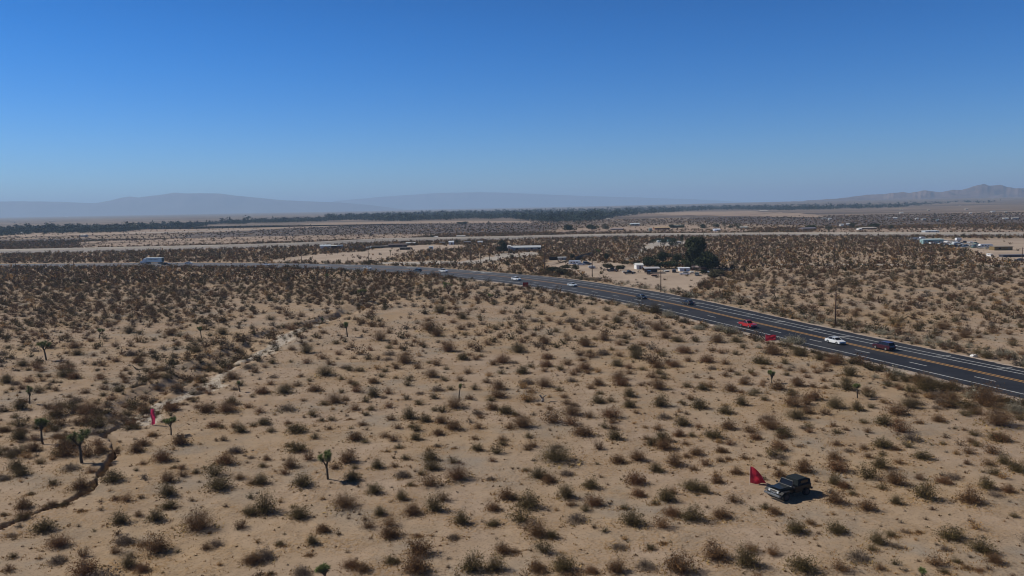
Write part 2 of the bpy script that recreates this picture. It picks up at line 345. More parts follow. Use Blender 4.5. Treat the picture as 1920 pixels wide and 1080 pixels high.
painted('white_edge_line', L_['nl'], .26); painted('white_lane_line', L_['a'], .24); painted('white_outer_line', L_['b'], .24)
painted('yellow_centre_line', L_['y'], .26, .42); painted('yellow_centre_line', L_['y'], .26, -.42)
mid_ = (L_['y'] + L_['nl']) / 2; sl = np.concatenate([[0], np.cumsum(np.linalg.norm(np.diff(mid_, axis=0), axis=1))])
def at_arc(P, s): return np.stack([np.interp(s, sl, P[:, 0]), np.interp(s, sl, P[:, 1])], -1)
VV, FF = [], []
s0 = np.interp(1705, RX, sl)
for P_ in (mid_,):
    s = s0 % 14.6
    while s < sl[-1] - 5:
        pts = at_arc(P_, np.array([s, s + 4.2])); d = pts[1] - pts[0]; d /= np.linalg.norm(d); nrm = np.array([-d[1], d[0]]) * .12
        b0 = len(VV); VV += [[*(pts[0] + nrm), 0], [*(pts[0] - nrm), 0], [*(pts[1] - nrm), 0], [*(pts[1] + nrm), 0]]; FF.append([b0, b0 + 1, b0 + 2, b0 + 3]); s += 14.6
VV = np.array(VV); VV[:, 2] = ROADZ + .006
tag(link('white_lane_dashes', mesh_np('white_lane_dashes', VV, np.array(FF), M_WHITE)), kind='structure')
hb = MB()
for xa, xb, y in ((1397, 1416, 591.5), (1452, 1472, 604.5), (1516, 1538, 618.5), (1572, 1597, 632), (1655, 1682, 649.5), (1755, 1783, 669), (1869, 1898, 691.8), (1220, 1235, 552.5), (1254, 1275, 560.6), (1304, 1321, 569.6), (1344, 1362, 580), (1188, 1201, 545.5), (1150, 1162, 538.6), (1108, 1120, 531.6)):
    a = at1(xa, y + .5)[:2]; b = at1(xb, y - .3)[:2]; d = (b - a) / np.linalg.norm(b - a); n_ = np.array([-d[1], d[0]]) * .16
    hb.add([[*(a + n_), ROADZ + .011], [*(a - n_), ROADZ + .011], [*(b - n_), ROADZ + .011], [*(b + n_), ROADZ + .011]], [[0, 1, 2, 3]])
for px, py in ((771, 501.7), (896, 510), (912, 511.5), (655, 499), (606, 499)):           # painted turn arrows
    c0 = at1(px, py)[:2]; d = np.array([-1, .15]); d /= np.linalg.norm(d); n_ = np.array([-d[1], d[0]])
    hb.add([[*(c0 - d * 3 + n_ * .5), ROADZ + .011], [*(c0 - d * 3 - n_ * .5), ROADZ + .011], [*(c0 + d * 1 - n_ * .5), ROADZ + .011], [*(c0 + d * 1 + n_ * .5), ROADZ + .011]], [[0, 3, 2, 1]])
    hb.add([[*(c0 + d * 1 + n_ * 1.4), ROADZ + .011], [*(c0 + d * 3.2), ROADZ + .011], [*(c0 + d * 1 - n_ * 1.4), ROADZ + .011]], [[0, 1, 2]])
tag(hb.build('white_road_markings', M_WHITE), kind='structure')

# ------------------------------------------------------------------ bare ground: tracks, lots, embankment, fields
def poly_sheet(name, pts, z, m):
    """ground patch outlined by photo pixels, edge roughened"""
    P_ = at([p[0] for p in pts], [p[1] for p in pts])[:, :2]; out = []
    for a, b in zip(P_, np.roll(P_, -1, 0)):
        n_ = max(2, int(np.linalg.norm(b - a) / max(4, np.linalg.norm(a) * .01)))
        for t in np.linspace(0, 1, n_, endpoint=False):
            p = a * (1 - t) + b * t; w = np.linalg.norm(p) * .006
            out.append(p + np.array([rng.normal() * w, rng.normal() * w * 1.5]))
    me = bpy.data.meshes.new(name)
    import bmesh
    b_ = bmesh.new(); f = b_.faces.new([b_.verts.new((x, y, z)) for x, y in out]); vs = list(f.verts); bmesh.ops.triangulate(b_, faces=[f]); lw = [b_.verts.new((v.co.x, v.co.y, -.12)) for v in vs]; [b_.faces.new((vs[k_], vs[(k_ + 1) % len(vs)], lw[(k_ + 1) % len(vs)], lw[k_])) for k_ in range(len(vs))]; bmesh.ops.recalc_face_normals(b_, faces=b_.faces[:])
    b_.to_mesh(me); b_.free()
    if sum(q.normal.z * q.area for q in me.polygons) < 0: me.flip_normals()
    me.materials.append(m); return tag(link(name, me), kind='structure')
M_DIRT = mat('packed_dirt', (.40, .31, .235), (.31, .235, .175), .05, .95, obj=False)
M_PALE = mat('pale_gravel', (.39, .345, .295), (.31, .27, .23), .04, .95, obj=False)
M_GREY = mat('grey_ballast', (.25, .22, .195), (.20, .175, .155), .03, .95, obj=False)
M_FIELD = mat('bare_field', (.33, .24, .17), (.25, .18, .13), .006, .95, obj=False)
M_SCRUBF = mat('dark_scrub_field', (.075, .055, .045), (.12, .088, .068), .02, .95, obj=False)
LOTS = {
 'dirt_lot': [(500, 491), (520, 487), (565, 480), (625, 475), (680, 472), (715, 464), (760, 460), (850, 459), (880, 460), (853, 466), (785, 471), (755, 476), (735, 483), (712, 488), (690, 492), (600, 492.5)],
 'frontage_track': [(700, 495), (735, 491), (860, 489.5), (885, 489), (920, 481), (940, 476), (1010, 472), (1010, 478), (960, 484), (930, 488), (890, 495), (800, 496), (745, 497)],
 'yard_dirt': [(1028, 487), (1066, 487), (1150, 494), (1210, 500), (1345, 512), (1330, 519), (1290, 548), (1240, 545), (1165, 533), (1110, 521), (1070, 508), (1020, 500)],
 'back_yard_dirt': [(1205, 466), (1216, 457), (1236, 453), (1270, 451.5), (1318, 452), (1312, 458), (1262, 461), (1232, 464), (1222, 468)],
 'salvage_lot': [(1700, 447), (1765, 447), (1920, 447), (2040, 450), (2040, 495), (1920, 492), (1860, 487), (1820, 470), (1790, 463), (1740, 456)],
 'far_paddock': [(1520, 436.5), (1530, 428), (1660, 430), (1810, 427), (1860, 431), (2000, 433), (2000, 436.5)],
 'town_edge_dirt': [(1040, 437), (1060, 430), (1170, 426), (1260, 421), (1340, 427), (1420, 431), (1400, 436)],
}
poly_sheet('dirt_lot', LOTS['dirt_lot'], .05, M_DIRT); poly_sheet('frontage_track', LOTS['frontage_track'], .07, M_PALE)
poly_sheet('yard_dirt', LOTS['yard_dirt'], .05, M_DIRT); poly_sheet('back_yard_dirt', LOTS['back_yard_dirt'], .05, M_PALE)
poly_sheet('salvage_lot', LOTS['salvage_lot'], .05, M_DIRT); poly_sheet('far_paddock', LOTS['far_paddock'], .36, M_FIELD); poly_sheet('town_edge_dirt', LOTS['town_edge_dirt'], .40, M_FIELD)
FL = [[(-80, 429), (250, 431), (420, 428), (640, 418), (900, 414), (1000, 415), (1000, 418), (700, 421), (400, 436), (200, 441), (-80, 447)],
      [(150, 454), (480, 444), (700, 441), (840, 440), (760, 447), (560, 453), (360, 460), (150, 465)],
      [(1180, 402), (1290, 397), (1460, 398), (1550, 404), (1540, 408), (1300, 404)],
      [(1200, 399), (1420, 396.3), (1425, 397.6), (1360, 402), (1230, 401.6)]]
for k_, f_ in enumerate(FL): poly_sheet('bare_field', f_, .45 + .07 * k_, M_FIELD)
DK = [[(300, 447), (480, 427), (700, 421), (960, 419), (1060, 424), (1000, 437), (820, 438), (600, 441), (420, 446)],
      [(1420, 401), (1560, 407), (1740, 405), (1990, 402), (1990, 424), (1800, 422), (1600, 424), (1480, 422), (1360, 419), (1290, 410)],
      [(-80, 452), (150, 447), (330, 448), (300, 457), (100, 461), (-80, 464)]]
for k_, f_ in enumerate(DK): poly_sheet('dark_scrub_flat', f_, .16 + .06 * k_, M_SCRUBF)
# rail / canal embankment running across the plain
EX = np.arange(-300, 2300, 20.0)
E_TOP = curve([(-300, 471.5), (0, 470), (300, 463.7), (480, 459.6), (605, 455.5), (700, 449), (780, 447.4), (960, 444.6), (1085, 441), (1185, 439.6), (1440, 437.8), (1920, 438), (2300, 438.4)], EX, 40)
E_BOT = curve([(-300, 478), (0, 477), (300, 470), (480, 465.5), (605, 461), (700, 455), (780, 453), (960, 449.5), (1085, 446), (1185, 444), (1440, 442.4), (1920, 443), (2300, 443.4)], EX, 40)
strip('graded_strip', at(EX, E_TOP)[:, :2], at(EX, E_BOT)[:, :2], .12, M_GREY, skirt=.6)
ET = at(EX, E_TOP + .5)[:, :2]; strip('pale_road', off(ET, 5.5), off(ET, -5.5), 1.2, M_PALE, skirt=4)
SR = at([-200, 0, 300, 480, 560, 655], [481, 476, 474.5, 473.7, 464.5, 455.5])[:, :2]
SR = at([470, 520, 560, 610, 655], [474.2, 469.5, 465, 460, 455.5])[:, :2]; strip('side_track', off(SR, 2), off(SR, -2), .1, M_PALE, skirt=.6)
for nm, pts, w in (('dirt_track', [(1183, 487), (1196, 476), (1205, 469), (1228, 460), (1240, 455)], 4), 
                   ('dirt_track', [(1418, 382), (1423, 386), (1433, 396)], 14), ('dirt_track', [(1440, 496), (1500, 495), (1610, 496), (1800, 498), (1990, 500)], 3.0),
                   ('dirt_track', [(240, 437.5), (300, 437), (380, 434), (480, 431)], 14)):
    Pt = at([p[0] for p in pts], [p[1] for p in pts])[:, :2]; tt = np.linspace(0, len(pts) - 1, 60); Pt = plan_smooth(np.stack([np.interp(tt, range(len(pts)), Pt[:, k]) for k in (0, 1)], 1), 60)
    strip(nm, off(Pt, w), off(Pt, -w), .85 if w > 10 else .06, M_PALE, skirt=2 if w > 10 else .3)

# ------------------------------------------------------------------ mountains
def ridge(name, prof, D, depth, m, rough, seed, nx=420, ny=60):
    px = np.linspace(prof[0][0], prof[-1][0], nx); sk = np.interp(px, [p[0] for p in prof], [p[1] for p in prof])
    sk = sk + (fbm(px + seed, px * 0, 9, 3) - .5) * rough
    hm = np.maximum((hor(px) - sk) * D / F + H, 0)
    fr = np.linspace(-1, 1, ny); Hh = np.outer(np.ones(ny), hm)
    Dn = D + fr[:, None] * depth * np.ones(nx)[None]
    tx = (px - 960) / F; Xx = Dn * tx; Yy = Dn
    nz = fbm(Xx, Yy, depth * .35, 5); rg = 1 - np.abs(2 * nz - 1) * 3.0
    bell = np.exp(-(fr / .42) ** 2)[:, None]; kk = .55 if name == 'hills' else .18; peak = bell * (1 - kk + kk * np.clip(rg, 0, 1)); peak = peak / np.maximum((peak * D / Dn).max(0), 1e-6)
    Zz = Hh * peak - 6
    V = np.stack([Xx.ravel(), Yy.ravel(), Zz.ravel()], 1); i, j = np.meshgrid(np.arange(ny - 1), np.arange(nx - 1), indexing='ij'); b = (i * nx + j).ravel()
    return tag(link(name, mesh_np(name, V, np.stack([b, b + 1, b + nx + 1, b + nx], 1), m, None, True)), kind='structure')
M_HILL = mat('desert_hills', (.085, .055, .045), (.165, .105, .08), .006, .95, obj=False, bump=.0)
M_MTN = mat('far_mountains', (.10, .085, .085), (.125, .105, .105), .0008, .95, obj=False)
ridge('hills', [(1440, 379), (1500, 376), (1565, 371.5), (1600, 368), (1625, 365), (1650, 363.5), (1665, 362), (1690, 359), (1705, 361), (1732, 355.5), (1745, 358), (1760, 359.5), (1785, 355), (1800, 356), (1815, 351), (1828, 347), (1842, 344), (1852, 347.5), (1860, 347), (1875, 346), (1890, 350.5), (1905, 352), (1920, 352.5), (1980, 350), (2050, 345), (2150, 352), (2300, 366)], 9000, 1700, M_HILL, 2.0, 5)
ridge('mountains', [(-500, 385), (-300, 372), (-100, 380), (0, 377.5), (50, 377), (110, 377.5), (187, 380.5), (212, 376), (237, 370), (252, 368), (267, 370), (300, 366), (335, 361), (362, 362.5), (382, 362), (420, 362.5), (445, 366), (480, 369.5), (530, 374.5), (580, 377), (640, 379), (700, 384), (760, 392)], 17000, 2400, M_MTN, .8, 9, 360, 44)
ridge('mountains', [(560, 390), (640, 376), (720, 369), (790, 364), (830, 361.5), (905, 360), (960, 361.5), (1020, 364), (1090, 367), (1200, 370), (1320, 374), (1420, 380)], 24500, 2600, M_MTN, .8, 21, 300, 40)
# ------------------------------------------------------------------ desert shrubs
# photo positions of the shrubs, read off enlarged tiles: x, y of the foot, width
TILES = {
 (0, 560, 4.0): "260,285,90 140,280,80 240,215,70 60,380,80 150,390,60 495,305,80 560,380,120 580,435,110 500,420,60 680,330,80 705,440,60 865,370,80 970,265,110 1280,285,110 870,485,90 980,440,120 1080,440,70 170,520,120 290,540,60 525,520,90 710,510,60 770,515,70 1035,490,110 1310,450,90 1400,460,60 1330,360,80 1470,410,110 1400,305,80 1500,330,80 1600,335,80 1670,275,110 50,650,130 220,640,110 480,600,130 560,610,110 400,640,70 755,610,110 780,685,100 940,635,90 1010,670,70 1070,650,70 640,715,100 370,685,70 420,700,70 90,695,60 180,790,100 150,840,130 360,830,110 460,820,110 520,745,60 840,770,110 680,870,200 430,890,170 1050,770,100 1150,750,90 960,850,110 1100,810,50 1290,850,130 1450,780,80 1540,860,130 1700,860,170 1590,830,90 1370,800,50 1740,800,120 1520,620,110 1740,610,140 1600,670,90 1760,690,80 1860,530,110 1340,700,110 1240,700,80 850,910,100 660,950,150 150,1060,130 560,1070,140 990,950,110 1600,970,110 1660,975,60 1800,1010,110 1900,960,70 1860,820,80 30,1000,110 430,1050,100 1160,1040,80",
 (0, 810, 4.0): "1060,120,130 1030,170,130 1350,110,150 1220,235,150 1070,255,60 1760,160,130 1690,250,160 1470,320,80 300,245,90 120,290,130 160,340,150 30,370,110 530,300,180 690,320,100 760,170,140 850,390,160 600,450,160 400,410,100 500,150,150 250,150,120 100,180,120 180,590,140 230,480,60 180,660,140 390,560,80 470,570,80 330,760,190 90,790,100 30,640,60 610,605,50 950,530,110 870,520,80 1260,390,130 1260,490,160 1270,575,130 1640,440,200 1890,390,100 900,690,150 1170,670,150 1480,740,260 1880,620,150 930,840,180 1080,850,100 1180,900,220 440,870,180 430,990,170 960,1010,160 1070,1040,120 640,1075,230 1890,990,170 100,950,90 60,1050,100 1310,280,50",
 (480, 560, 4.0): "160,90,100 110,170,100 260,220,110 340,145,80 230,140,80 400,225,100 560,145,70 600,350,90 500,265,80 270,395,80 380,420,120 500,460,90 620,430,80 380,490,90 120,490,90 860,395,60 840,470,90 930,325,130 790,200,110 870,220,100 940,220,100 1000,265,70 1040,350,70 1090,385,70 1000,440,110 1000,380,80 1140,290,70 1125,345,50 1240,360,90 1190,335,60 1300,250,150 1290,175,70 1360,290,110 1380,120,120 1550,160,110 1540,240,100 1570,280,80 1480,190,70 1700,200,70 1670,285,80 1800,240,90 1830,305,80 1850,120,80 1740,360,100 1610,375,90 1440,410,150 1350,510,100 1550,465,110 1600,430,60 1690,440,50 1850,490,150 1840,570,80 1780,500,90 1590,570,90 1530,625,80 1730,640,90 1820,690,130 1820,750,130 1130,430,60 1120,500,160 1210,530,90 1050,535,100 970,555,80 780,555,90 660,535,100 520,590,150 1150,620,80 1050,600,50 1320,600,140 1410,620,80 1360,700,120 1460,690,70 880,640,120 880,740,120 640,610,60 710,640,70 990,715,90 1130,760,80 1230,720,80 1220,800,90 1600,760,90 1490,830,160 130,600,90 310,660,90 440,700,120 210,720,150 50,720,120 110,650,80 510,800,90 590,790,150 670,765,80 740,840,100 820,780,90 860,840,90 1000,820,90 230,850,200 420,880,100 30,860,90 490,920,70 565,915,80 800,955,90 705,905,40 300,1010,150 240,940,70 60,950,120 110,1000,90 440,1050,90 740,1070,140 970,1045,100 1150,910,140 1270,930,110 1390,940,110 1480,990,130 1370,1030,110 1160,970,70 1200,1065,110 1680,895,70 1670,975,90 1780,835,110 1870,870,130 1900,980,100 1640,1060,70 1850,1070,90 550,980,60 340,590,60 730,460,60",
 (480, 810, 4.0): "310,150,150 240,110,70 80,210,80 50,265,90 1070,125,80 980,150,40 1360,115,80 1660,150,110 1490,130,40 1850,105,90 1120,215,100 1310,225,140 680,240,180 590,280,100 720,370,140 260,270,120 350,420,180 30,390,130 910,280,120 1040,270,80 1100,350,130 1160,410,70 1320,300,150 1510,380,220 1240,330,80 1760,370,90 1870,510,140 890,470,140 670,580,230 60,610,220 1090,520,120 930,630,120 1180,630,170 1340,600,170 1540,690,140 1780,590,120 1780,700,110 320,650,170 1000,790,180 1480,800,110 1210,780,60 500,750,130 420,840,120 180,850,90 60,960,200 400,920,60 1220,930,240 1020,980,120 1200,1060,240 720,1010,140 800,1040,120 340,1070,170 1620,1050,200 1790,1040,170 1850,910,150 110,1070,70",
 (960, 560, 4.0): "120,85,110 230,40,100 70,160,90 170,185,110 220,130,90 280,180,80 370,85,100 360,205,80 80,240,100 440,190,110 520,100,70 600,190,100 710,100,90 700,165,60 790,190,110 840,120,80 890,75,90 970,100,90 1070,120,130 1180,150,110 1280,190,130 900,150,60 880,220,40 610,240,80 710,215,50 330,260,70 250,350,110 160,290,80 110,310,70 420,320,80 500,250,90 550,370,130 690,320,120 620,310,60 850,310,100 810,355,90 1000,290,90 980,360,90 1090,250,140 1160,230,80 1020,200,90 920,400,110 930,465,130 1150,305,120 1240,330,110 1320,270,100 1400,240,110 1440,225,90 1550,250,110 1640,270,130 1680,335,110 1540,340,130 1380,330,90 50,415,140 20,490,80 270,465,110 80,570,110 140,520,70 260,520,110 360,545,90 420,510,110 550,545,130 460,580,90 580,420,70 680,440,150 800,445,90 750,395,60 1090,410,80 1290,420,150 1210,520,130 1320,480,90 1460,490,120 1500,540,110 1600,500,90 1680,430,80 1570,420,80 1500,400,80 1730,380,80 1850,380,70 1900,420,70 1850,500,120 790,520,110 880,535,80 980,545,80 1090,530,110 800,620,140 820,660,120 110,650,130 240,670,140 140,710,100 350,695,80 450,630,110 590,680,80 650,655,110 660,720,80 880,740,110 970,655,70 1100,690,150 1140,610,100 1050,600,100 1310,670,100 1430,690,110 1480,670,100 1340,760,90 1600,590,80 1690,580,70 1790,570,80 1380,600,60 1490,605,50 1640,700,110 1740,650,110 1880,660,70 1720,710,60 1800,735,90 1890,770,90 1720,810,110 1600,870,130 1400,830,130 1115,815,140 410,795,90 450,885,170 580,900,100 650,790,120 740,775,80 880,820,110 740,900,150 80,980,200 20,880,90 200,795,40 1140,905,150 1280,960,140 1400,970,70 1510,1060,160 1620,990,130 1250,1035,110 1350,1040,80 1090,990,100 1010,1060,90 1130,1075,130 1890,950,90 540,1040,170 770,1065,140 1830,1065,110 1265,780,40",
 (960, 810, 4.0): "1050,105,110 1140,140,150 1300,100,70 1380,180,110 1570,160,110 1740,215,80 330,240,260 200,360,150 280,390,150 410,330,130 100,300,60 800,235,130 940,220,130 1080,300,120 1220,260,150 1360,290,90 1450,260,110 1620,215,70 1310,195,80 1560,230,80 930,400,180 950,490,130 590,430,130 410,510,160 620,570,150 120,580,190 20,510,90 490,690,220 1350,450,180 1440,465,110 1540,390,110 1680,325,110 1160,530,160 1070,550,80 1200,640,160 1350,680,200 1560,660,160 840,590,90 900,720,190 190,790,190 300,800,110 800,885,150 1130,845,50 1000,1030,200 1040,890,100 780,1060,170 1250,1070,250 1530,970,220 1760,1020,230 190,1050,200 390,1050,200 20,910,90 600,1060,120 1900,590,90",
 (1440, 810, 4.0): "100,60,110 80,150,140 240,120,70 510,110,100 610,160,110 720,140,90 860,130,170 960,140,90 750,200,80 860,180,80 840,285,150 980,245,90 1160,215,140 1080,75,190 1310,95,60 1520,80,80 1500,170,110 1560,110,90 1740,75,150 1660,260,110 1770,250,130 1870,310,150 500,220,110 520,310,170 270,320,150 90,350,110 110,260,80 500,410,130 570,430,110 500,555,170 630,480,90 740,600,150 960,550,110 850,440,90 950,410,180 1180,520,190 1320,400,140 1510,550,190 1640,440,150 1800,460,110 50,630,110 210,780,190 320,710,100 520,780,170 820,860,160 960,890,120 1030,770,90 920,800,110 680,990,230 780,910,100 840,1050,90 260,1060,240 1380,830,200 1330,910,100 1600,930,200 1700,1000,150 1410,1000,90 1590,1060,80 1490,1040,80 1320,1075,90 1130,770,60",
 (1320, 560, 3.177): "530,280,140 560,350,100 410,345,130 400,310,70 590,345,70 370,400,80 450,420,50 510,440,70 590,450,70 440,550,110 560,530,90 650,535,70 710,500,50 720,540,50 850,555,100 870,470,100 1020,480,60 970,560,70 1080,520,50 1100,470,60 690,375,100 770,400,120 900,380,80 650,610,110 780,660,130 620,690,90 530,650,110 550,725,140 910,670,90 950,745,70 1070,760,110 1230,660,130 1150,700,130 1340,570,180 1470,630,130 1290,520,130 1480,540,90 1680,660,220 1850,690,120 1750,770,200 1590,600,90 1400,740,90 1280,750,70 770,765,60 790,810,80 400,790,150 470,830,110 1750,850,120 900,110,80 920,80,60 700,50,80 1080,110,70 1140,165,90 1260,180,60 1020,130,70 1060,220,90 1270,275,70 1420,190,90 1550,240,90 1540,110,70 1650,90,60 1660,170,60 1720,215,70 1820,220,60 1640,240,60 1600,60,80 1770,90,80 1890,180,70 1840,290,80 1840,255,50 1630,335,80 1780,350,80 1520,320,80 1400,275,70",
}
# a few that are clearly the low, grey kind (photo x, y)
LOWGREY = [(1062, 892), (1160, 1031), (1610, 1057), (1710, 829), (1130, 670), (1070, 714), (625, 1020), (644, 693), (1072, 580), (1560, 718), (132, 885), (600, 972), (1340, 666)]
SH = []
for (ox, oy, k), s in TILES.items():
    for t in s.split():
        x, y, w = map(float, t.split(',')); SH.append((ox + x / k, oy + y / k, w / k))
SH = np.array(SH)
SHW = at(SH[:, 0], SH[:, 1] - SH[:, 2] * .10)[:, :2]                 # ground point under each shrub
mp_ = ((np.c_[SHW, np.zeros(len(SHW))] - CAM) @ FW) / F
SHS = SH[:, 2] * mp_ * 1.12                                           # real width
PAL = {  # leaf tints per kind: list of (colour, weight)
 'olive': [((.070, .062, .028), 4), ((.105, .085, .040), 3), ((.17, .12, .055), 1.6), ((.045, .038, .022), 2)],
 'brown': [((.110, .068, .038), 4), ((.16, .095, .048), 3), ((.22, .13, .06), 1.5), ((.06, .040, .025), 2)],
 'rust':  [((.15, .080, .045), 4), ((.20, .115, .06), 3), ((.10, .060, .035), 3)],
 'grey':  [((.15, .125, .105), 4), ((.20, .17, .145), 3), ((.10, .082, .068), 2)],
 'gold':  [((.33, .225, .10), 4), ((.27, .17, .08), 3), ((.17, .11, .06), 2)],
 'sage':  [((.24, .25, .21), 4), ((.33, .33, .28), 3), ((.15, .145, .11), 2)],
}
def KP(a):
    a = list(a) + ([.05] if len(a) == 5 else []); a = np.array(a); a = np.r_[a[:4], a[5], a[4]]; return a / a.sum()      # order of PAL: olive brown rust grey gold sage
def pick(kind, n, r):
    p = PAL[kind]; w = np.array([q[1] for q in p], float); w /= w.sum()
    c = np.array([q[0] for q in p])[r.choice(len(p), n, p=w)]; return c * np.array([1.28, 1.14, .98]) * (1 + r.normal(0, .12, (n, 1)))
def bush_geo(kind, nst, nlf, seed, hgt=.5, leaf=.03, stem=.009, low=False):
    """shrub of unit width: splayed stems from a narrow foot, small leaves towards the tips. Returns tri verts (n,3,3) and colours"""
    r = np.random.default_rng(seed); T = []; C = []
    lobes = [(r.uniform(0, 6.28), r.uniform(.75, 1.15)) for _ in range(4)]
    az = r.uniform(0, 2 * math.pi, nst); lean = (r.uniform(0, 1, nst) ** .7) * (1.35 if not low else 1.5)
    ln = r.uniform(.30, .60, nst) * (1 if not low else .9)
    for a0, k in lobes: ln *= 1 + (k - 1) * np.exp(-((((az - a0 + math.pi) % (2 * math.pi)) - math.pi) / .7) ** 2)
    zs = hgt / .5
    def pt(i, t):
        th = lean[i] * (.8 + .28 * t); L = ln[i] * t
        return np.stack([np.cos(az[i]) * np.sin(th) * L + np.cos(az[i]) * .05, np.sin(az[i]) * np.sin(th) * L + np.sin(az[i]) * .05, np.cos(th) * L * zs * 1.05 + .0], -1)
    I = np.arange(nst)
    for t0, t1 in ((0, .5), (.5, 1.0)):
        a = pt(I, t0); b = pt(I, t1); w = np.stack([-np.sin(az), np.cos(az), 0 * az], -1) * stem * (1 - t0 * .6); a = a - [0, 0, .03 * (t0 == 0)]
        T.append(np.stack([a - w, a + w, b], 1)); cc = np.tile([.16, .125, .095] if kind != 'olive' else [.12, .095, .07], (nst, 1)) * (1 + r.normal(0, .15, (nst, 1))); C.append(cc)
    i = r.integers(0, nst, nlf); t = r.uniform(.05, 1.04, nlf) ** .8
    p = pt(i, t) + r.normal(0, .035 if nlf > 120 else .05, (nlf, 3)) * [1, 1, .7]; p[:, 2] = np.abs(p[:, 2])
    s = leaf * r.uniform(.6, 1.5, nlf)
    d1 = r.normal(0, 1, (nlf, 3)); d1 /= np.linalg.norm(d1, axis=1)[:, None]; d2 = r.normal(0, 1, (nlf, 3)); d2 -= (d2 * d1).sum(1)[:, None] * d1; d2 /= np.linalg.norm(d2, axis=1)[:, None]
    T.append(np.stack([p - d1 * s[:, None], p + d1 * s[:, None], p + d2 * s[:, None] * 1.5], 1)); C.append(pick(kind, nlf, r))
    T = np.concatenate(T); C = np.clip(np.concatenate(C), .01, 1); return T, C
def tri_mesh(name, T, C):
    n = len(T); return mesh_np(name, T.reshape(-1, 3), np.arange(n * 3).reshape(n, 3), M_LEAF, C)
def basis_grass(seed, n=60):
    r = np.random.default_rng(seed); a = r.uniform(0, 6.28, n); q = r.uniform(.25, .62, n); b = np.stack([np.cos(a) * q, np.sin(a) * q, 0 * a], 1)
    w = r.normal(0, 1, (n, 3)) * [1, 1, 0]; w /= np.linalg.norm(w, axis=1)[:, None]; s = r.uniform(.02, .05, n)[:, None]
    t = b + r.normal(0, .06, (n, 3)); t[:, 2] = r.uniform(.03, .09, n)
    C = np.array([.36, .25, .11]) * (1 + r.normal(0, .2, (n, 1))); return np.stack([b - w * s, b + w * s, t], 1), C
HI = {}
for ki, (kind, k, h_, low) in enumerate((('olive', 7, .50, False), ('brown', 7, .46, False), ('rust', 3, .42, False), ('grey', 4, .30, True), ('sage', 3, .36, False))):
    HI[kind] = []
    for v in range(k):
        T, C = bush_geo(kind, 260 if kind != 'grey' or v % 2 else 520, (2600 if not low else 2300) if kind != 'grey' or v % 2 else 420, 100 + ki * 20 + v, h_ * (1 + .16 * math.sin(v * 2.3)), .0155, .0050, low)
        G, GC = basis_grass(v + ki * 9, 46); HI[kind].append(tri_mesh({'grey': 'burro_bush', 'sage': 'rabbitbrush'}.get(kind, 'creosote_bush'), np.concatenate([T, G]), np.concatenate([C, GC])))
HIB = {}
for ki, kind in enumerate(('olive', 'brown', 'rust')):
    HIB[kind] = []
    for v in range(4):
        T, C = bush_geo(kind, 420, 6200, 300 + ki * 20 + v, .44 + .03 * v, .0085, .0032, False); G, GC = basis_grass(v + ki * 5, 90)
        HIB[kind].append(tri_mesh('creosote_bush', np.concatenate([T, G * [1.05, 1.05, .6]]), np.concatenate([C, GC])))
# kinds for the observed shrubs
r_ = np.random.default_rng(77); KN = []
for i in range(len(SH)):
    g = min((abs(SH[i, 0] - a) + abs(SH[i, 1] - b) for a, b in LOWGREY)) < 9
    road = seg_dist(SHW[i:i + 1], ROAD_MID[::6])[0][0]
    left = SH[i, 0] < 600
    KN.append('grey' if g else ('sage' if road < 24 and r_.random() < .35 else r_.choice(['olive', 'brown', 'rust', 'grey'], p=[.40, .42, .10, .08] if not left else [.34, .42, .14, .10])))
order = np.argsort(-SH[:, 2]); keep = order[:300]
LM = [("red flag by the off-roader", 1420, 905), ("black off-roader", 1485, 940), ("long shadowed Joshua tree", 615, 897), ("Joshua tree at the bottom edge", 612, 1075), ("Y shaped Joshua tree", 154, 870), ("narrow dark ditch", 100, 950), ("pink flag", 288, 797), ("broken stump", 1018, 745), ("small mid-sand Joshua tree", 860, 748), ("flat armed Joshua tree", 1608, 746), ("crumpled roadside red flag", 1443, 642), ("maroon car", 1658, 655), ("bottom right Joshua tips", 1727, 1078), ("bottom left corner", 30, 1060), ("bottom right corner", 1890, 1060), ("middle of the bottom edge", 960, 1060), ("middle of the right edge", 1890, 860), ("slender gully Joshua tree", 651, 632), ("round crowned Joshua tree", 321, 815)]
ORD = ['nearest', 'second nearest', 'third nearest', 'fourth nearest', 'fifth nearest', 'sixth nearest', 'seventh nearest', 'eighth nearest', 'ninth nearest', 'tenth nearest'] + ['%dth nearest' % k for k in range(11, 90)]
ORD[20 + 0] = '21st nearest'; ORD[21] = '22nd nearest'; ORD[22] = '23rd nearest'; ORD[30] = '31st nearest'; ORD[31] = '32nd nearest'; ORD[32] = '33rd nearest'
cnt = {}; info = []
for i in keep:
    d = [math.hypot(SH[i, 0] - l[1], (SH[i, 1] - l[2]) * 1.5) for l in LM]; k = int(np.argmin(d)); dx = SH[i, 0] - LM[k][1]; dy = (SH[i, 1] - LM[k][2]) * 1.5
    side = ('left of' if dx < 0 else 'right of') if abs(dx) > abs(dy) else ('beyond' if dy < 0 else 'in front of')
    info.append((k, side, d[k], i))
rank = {}
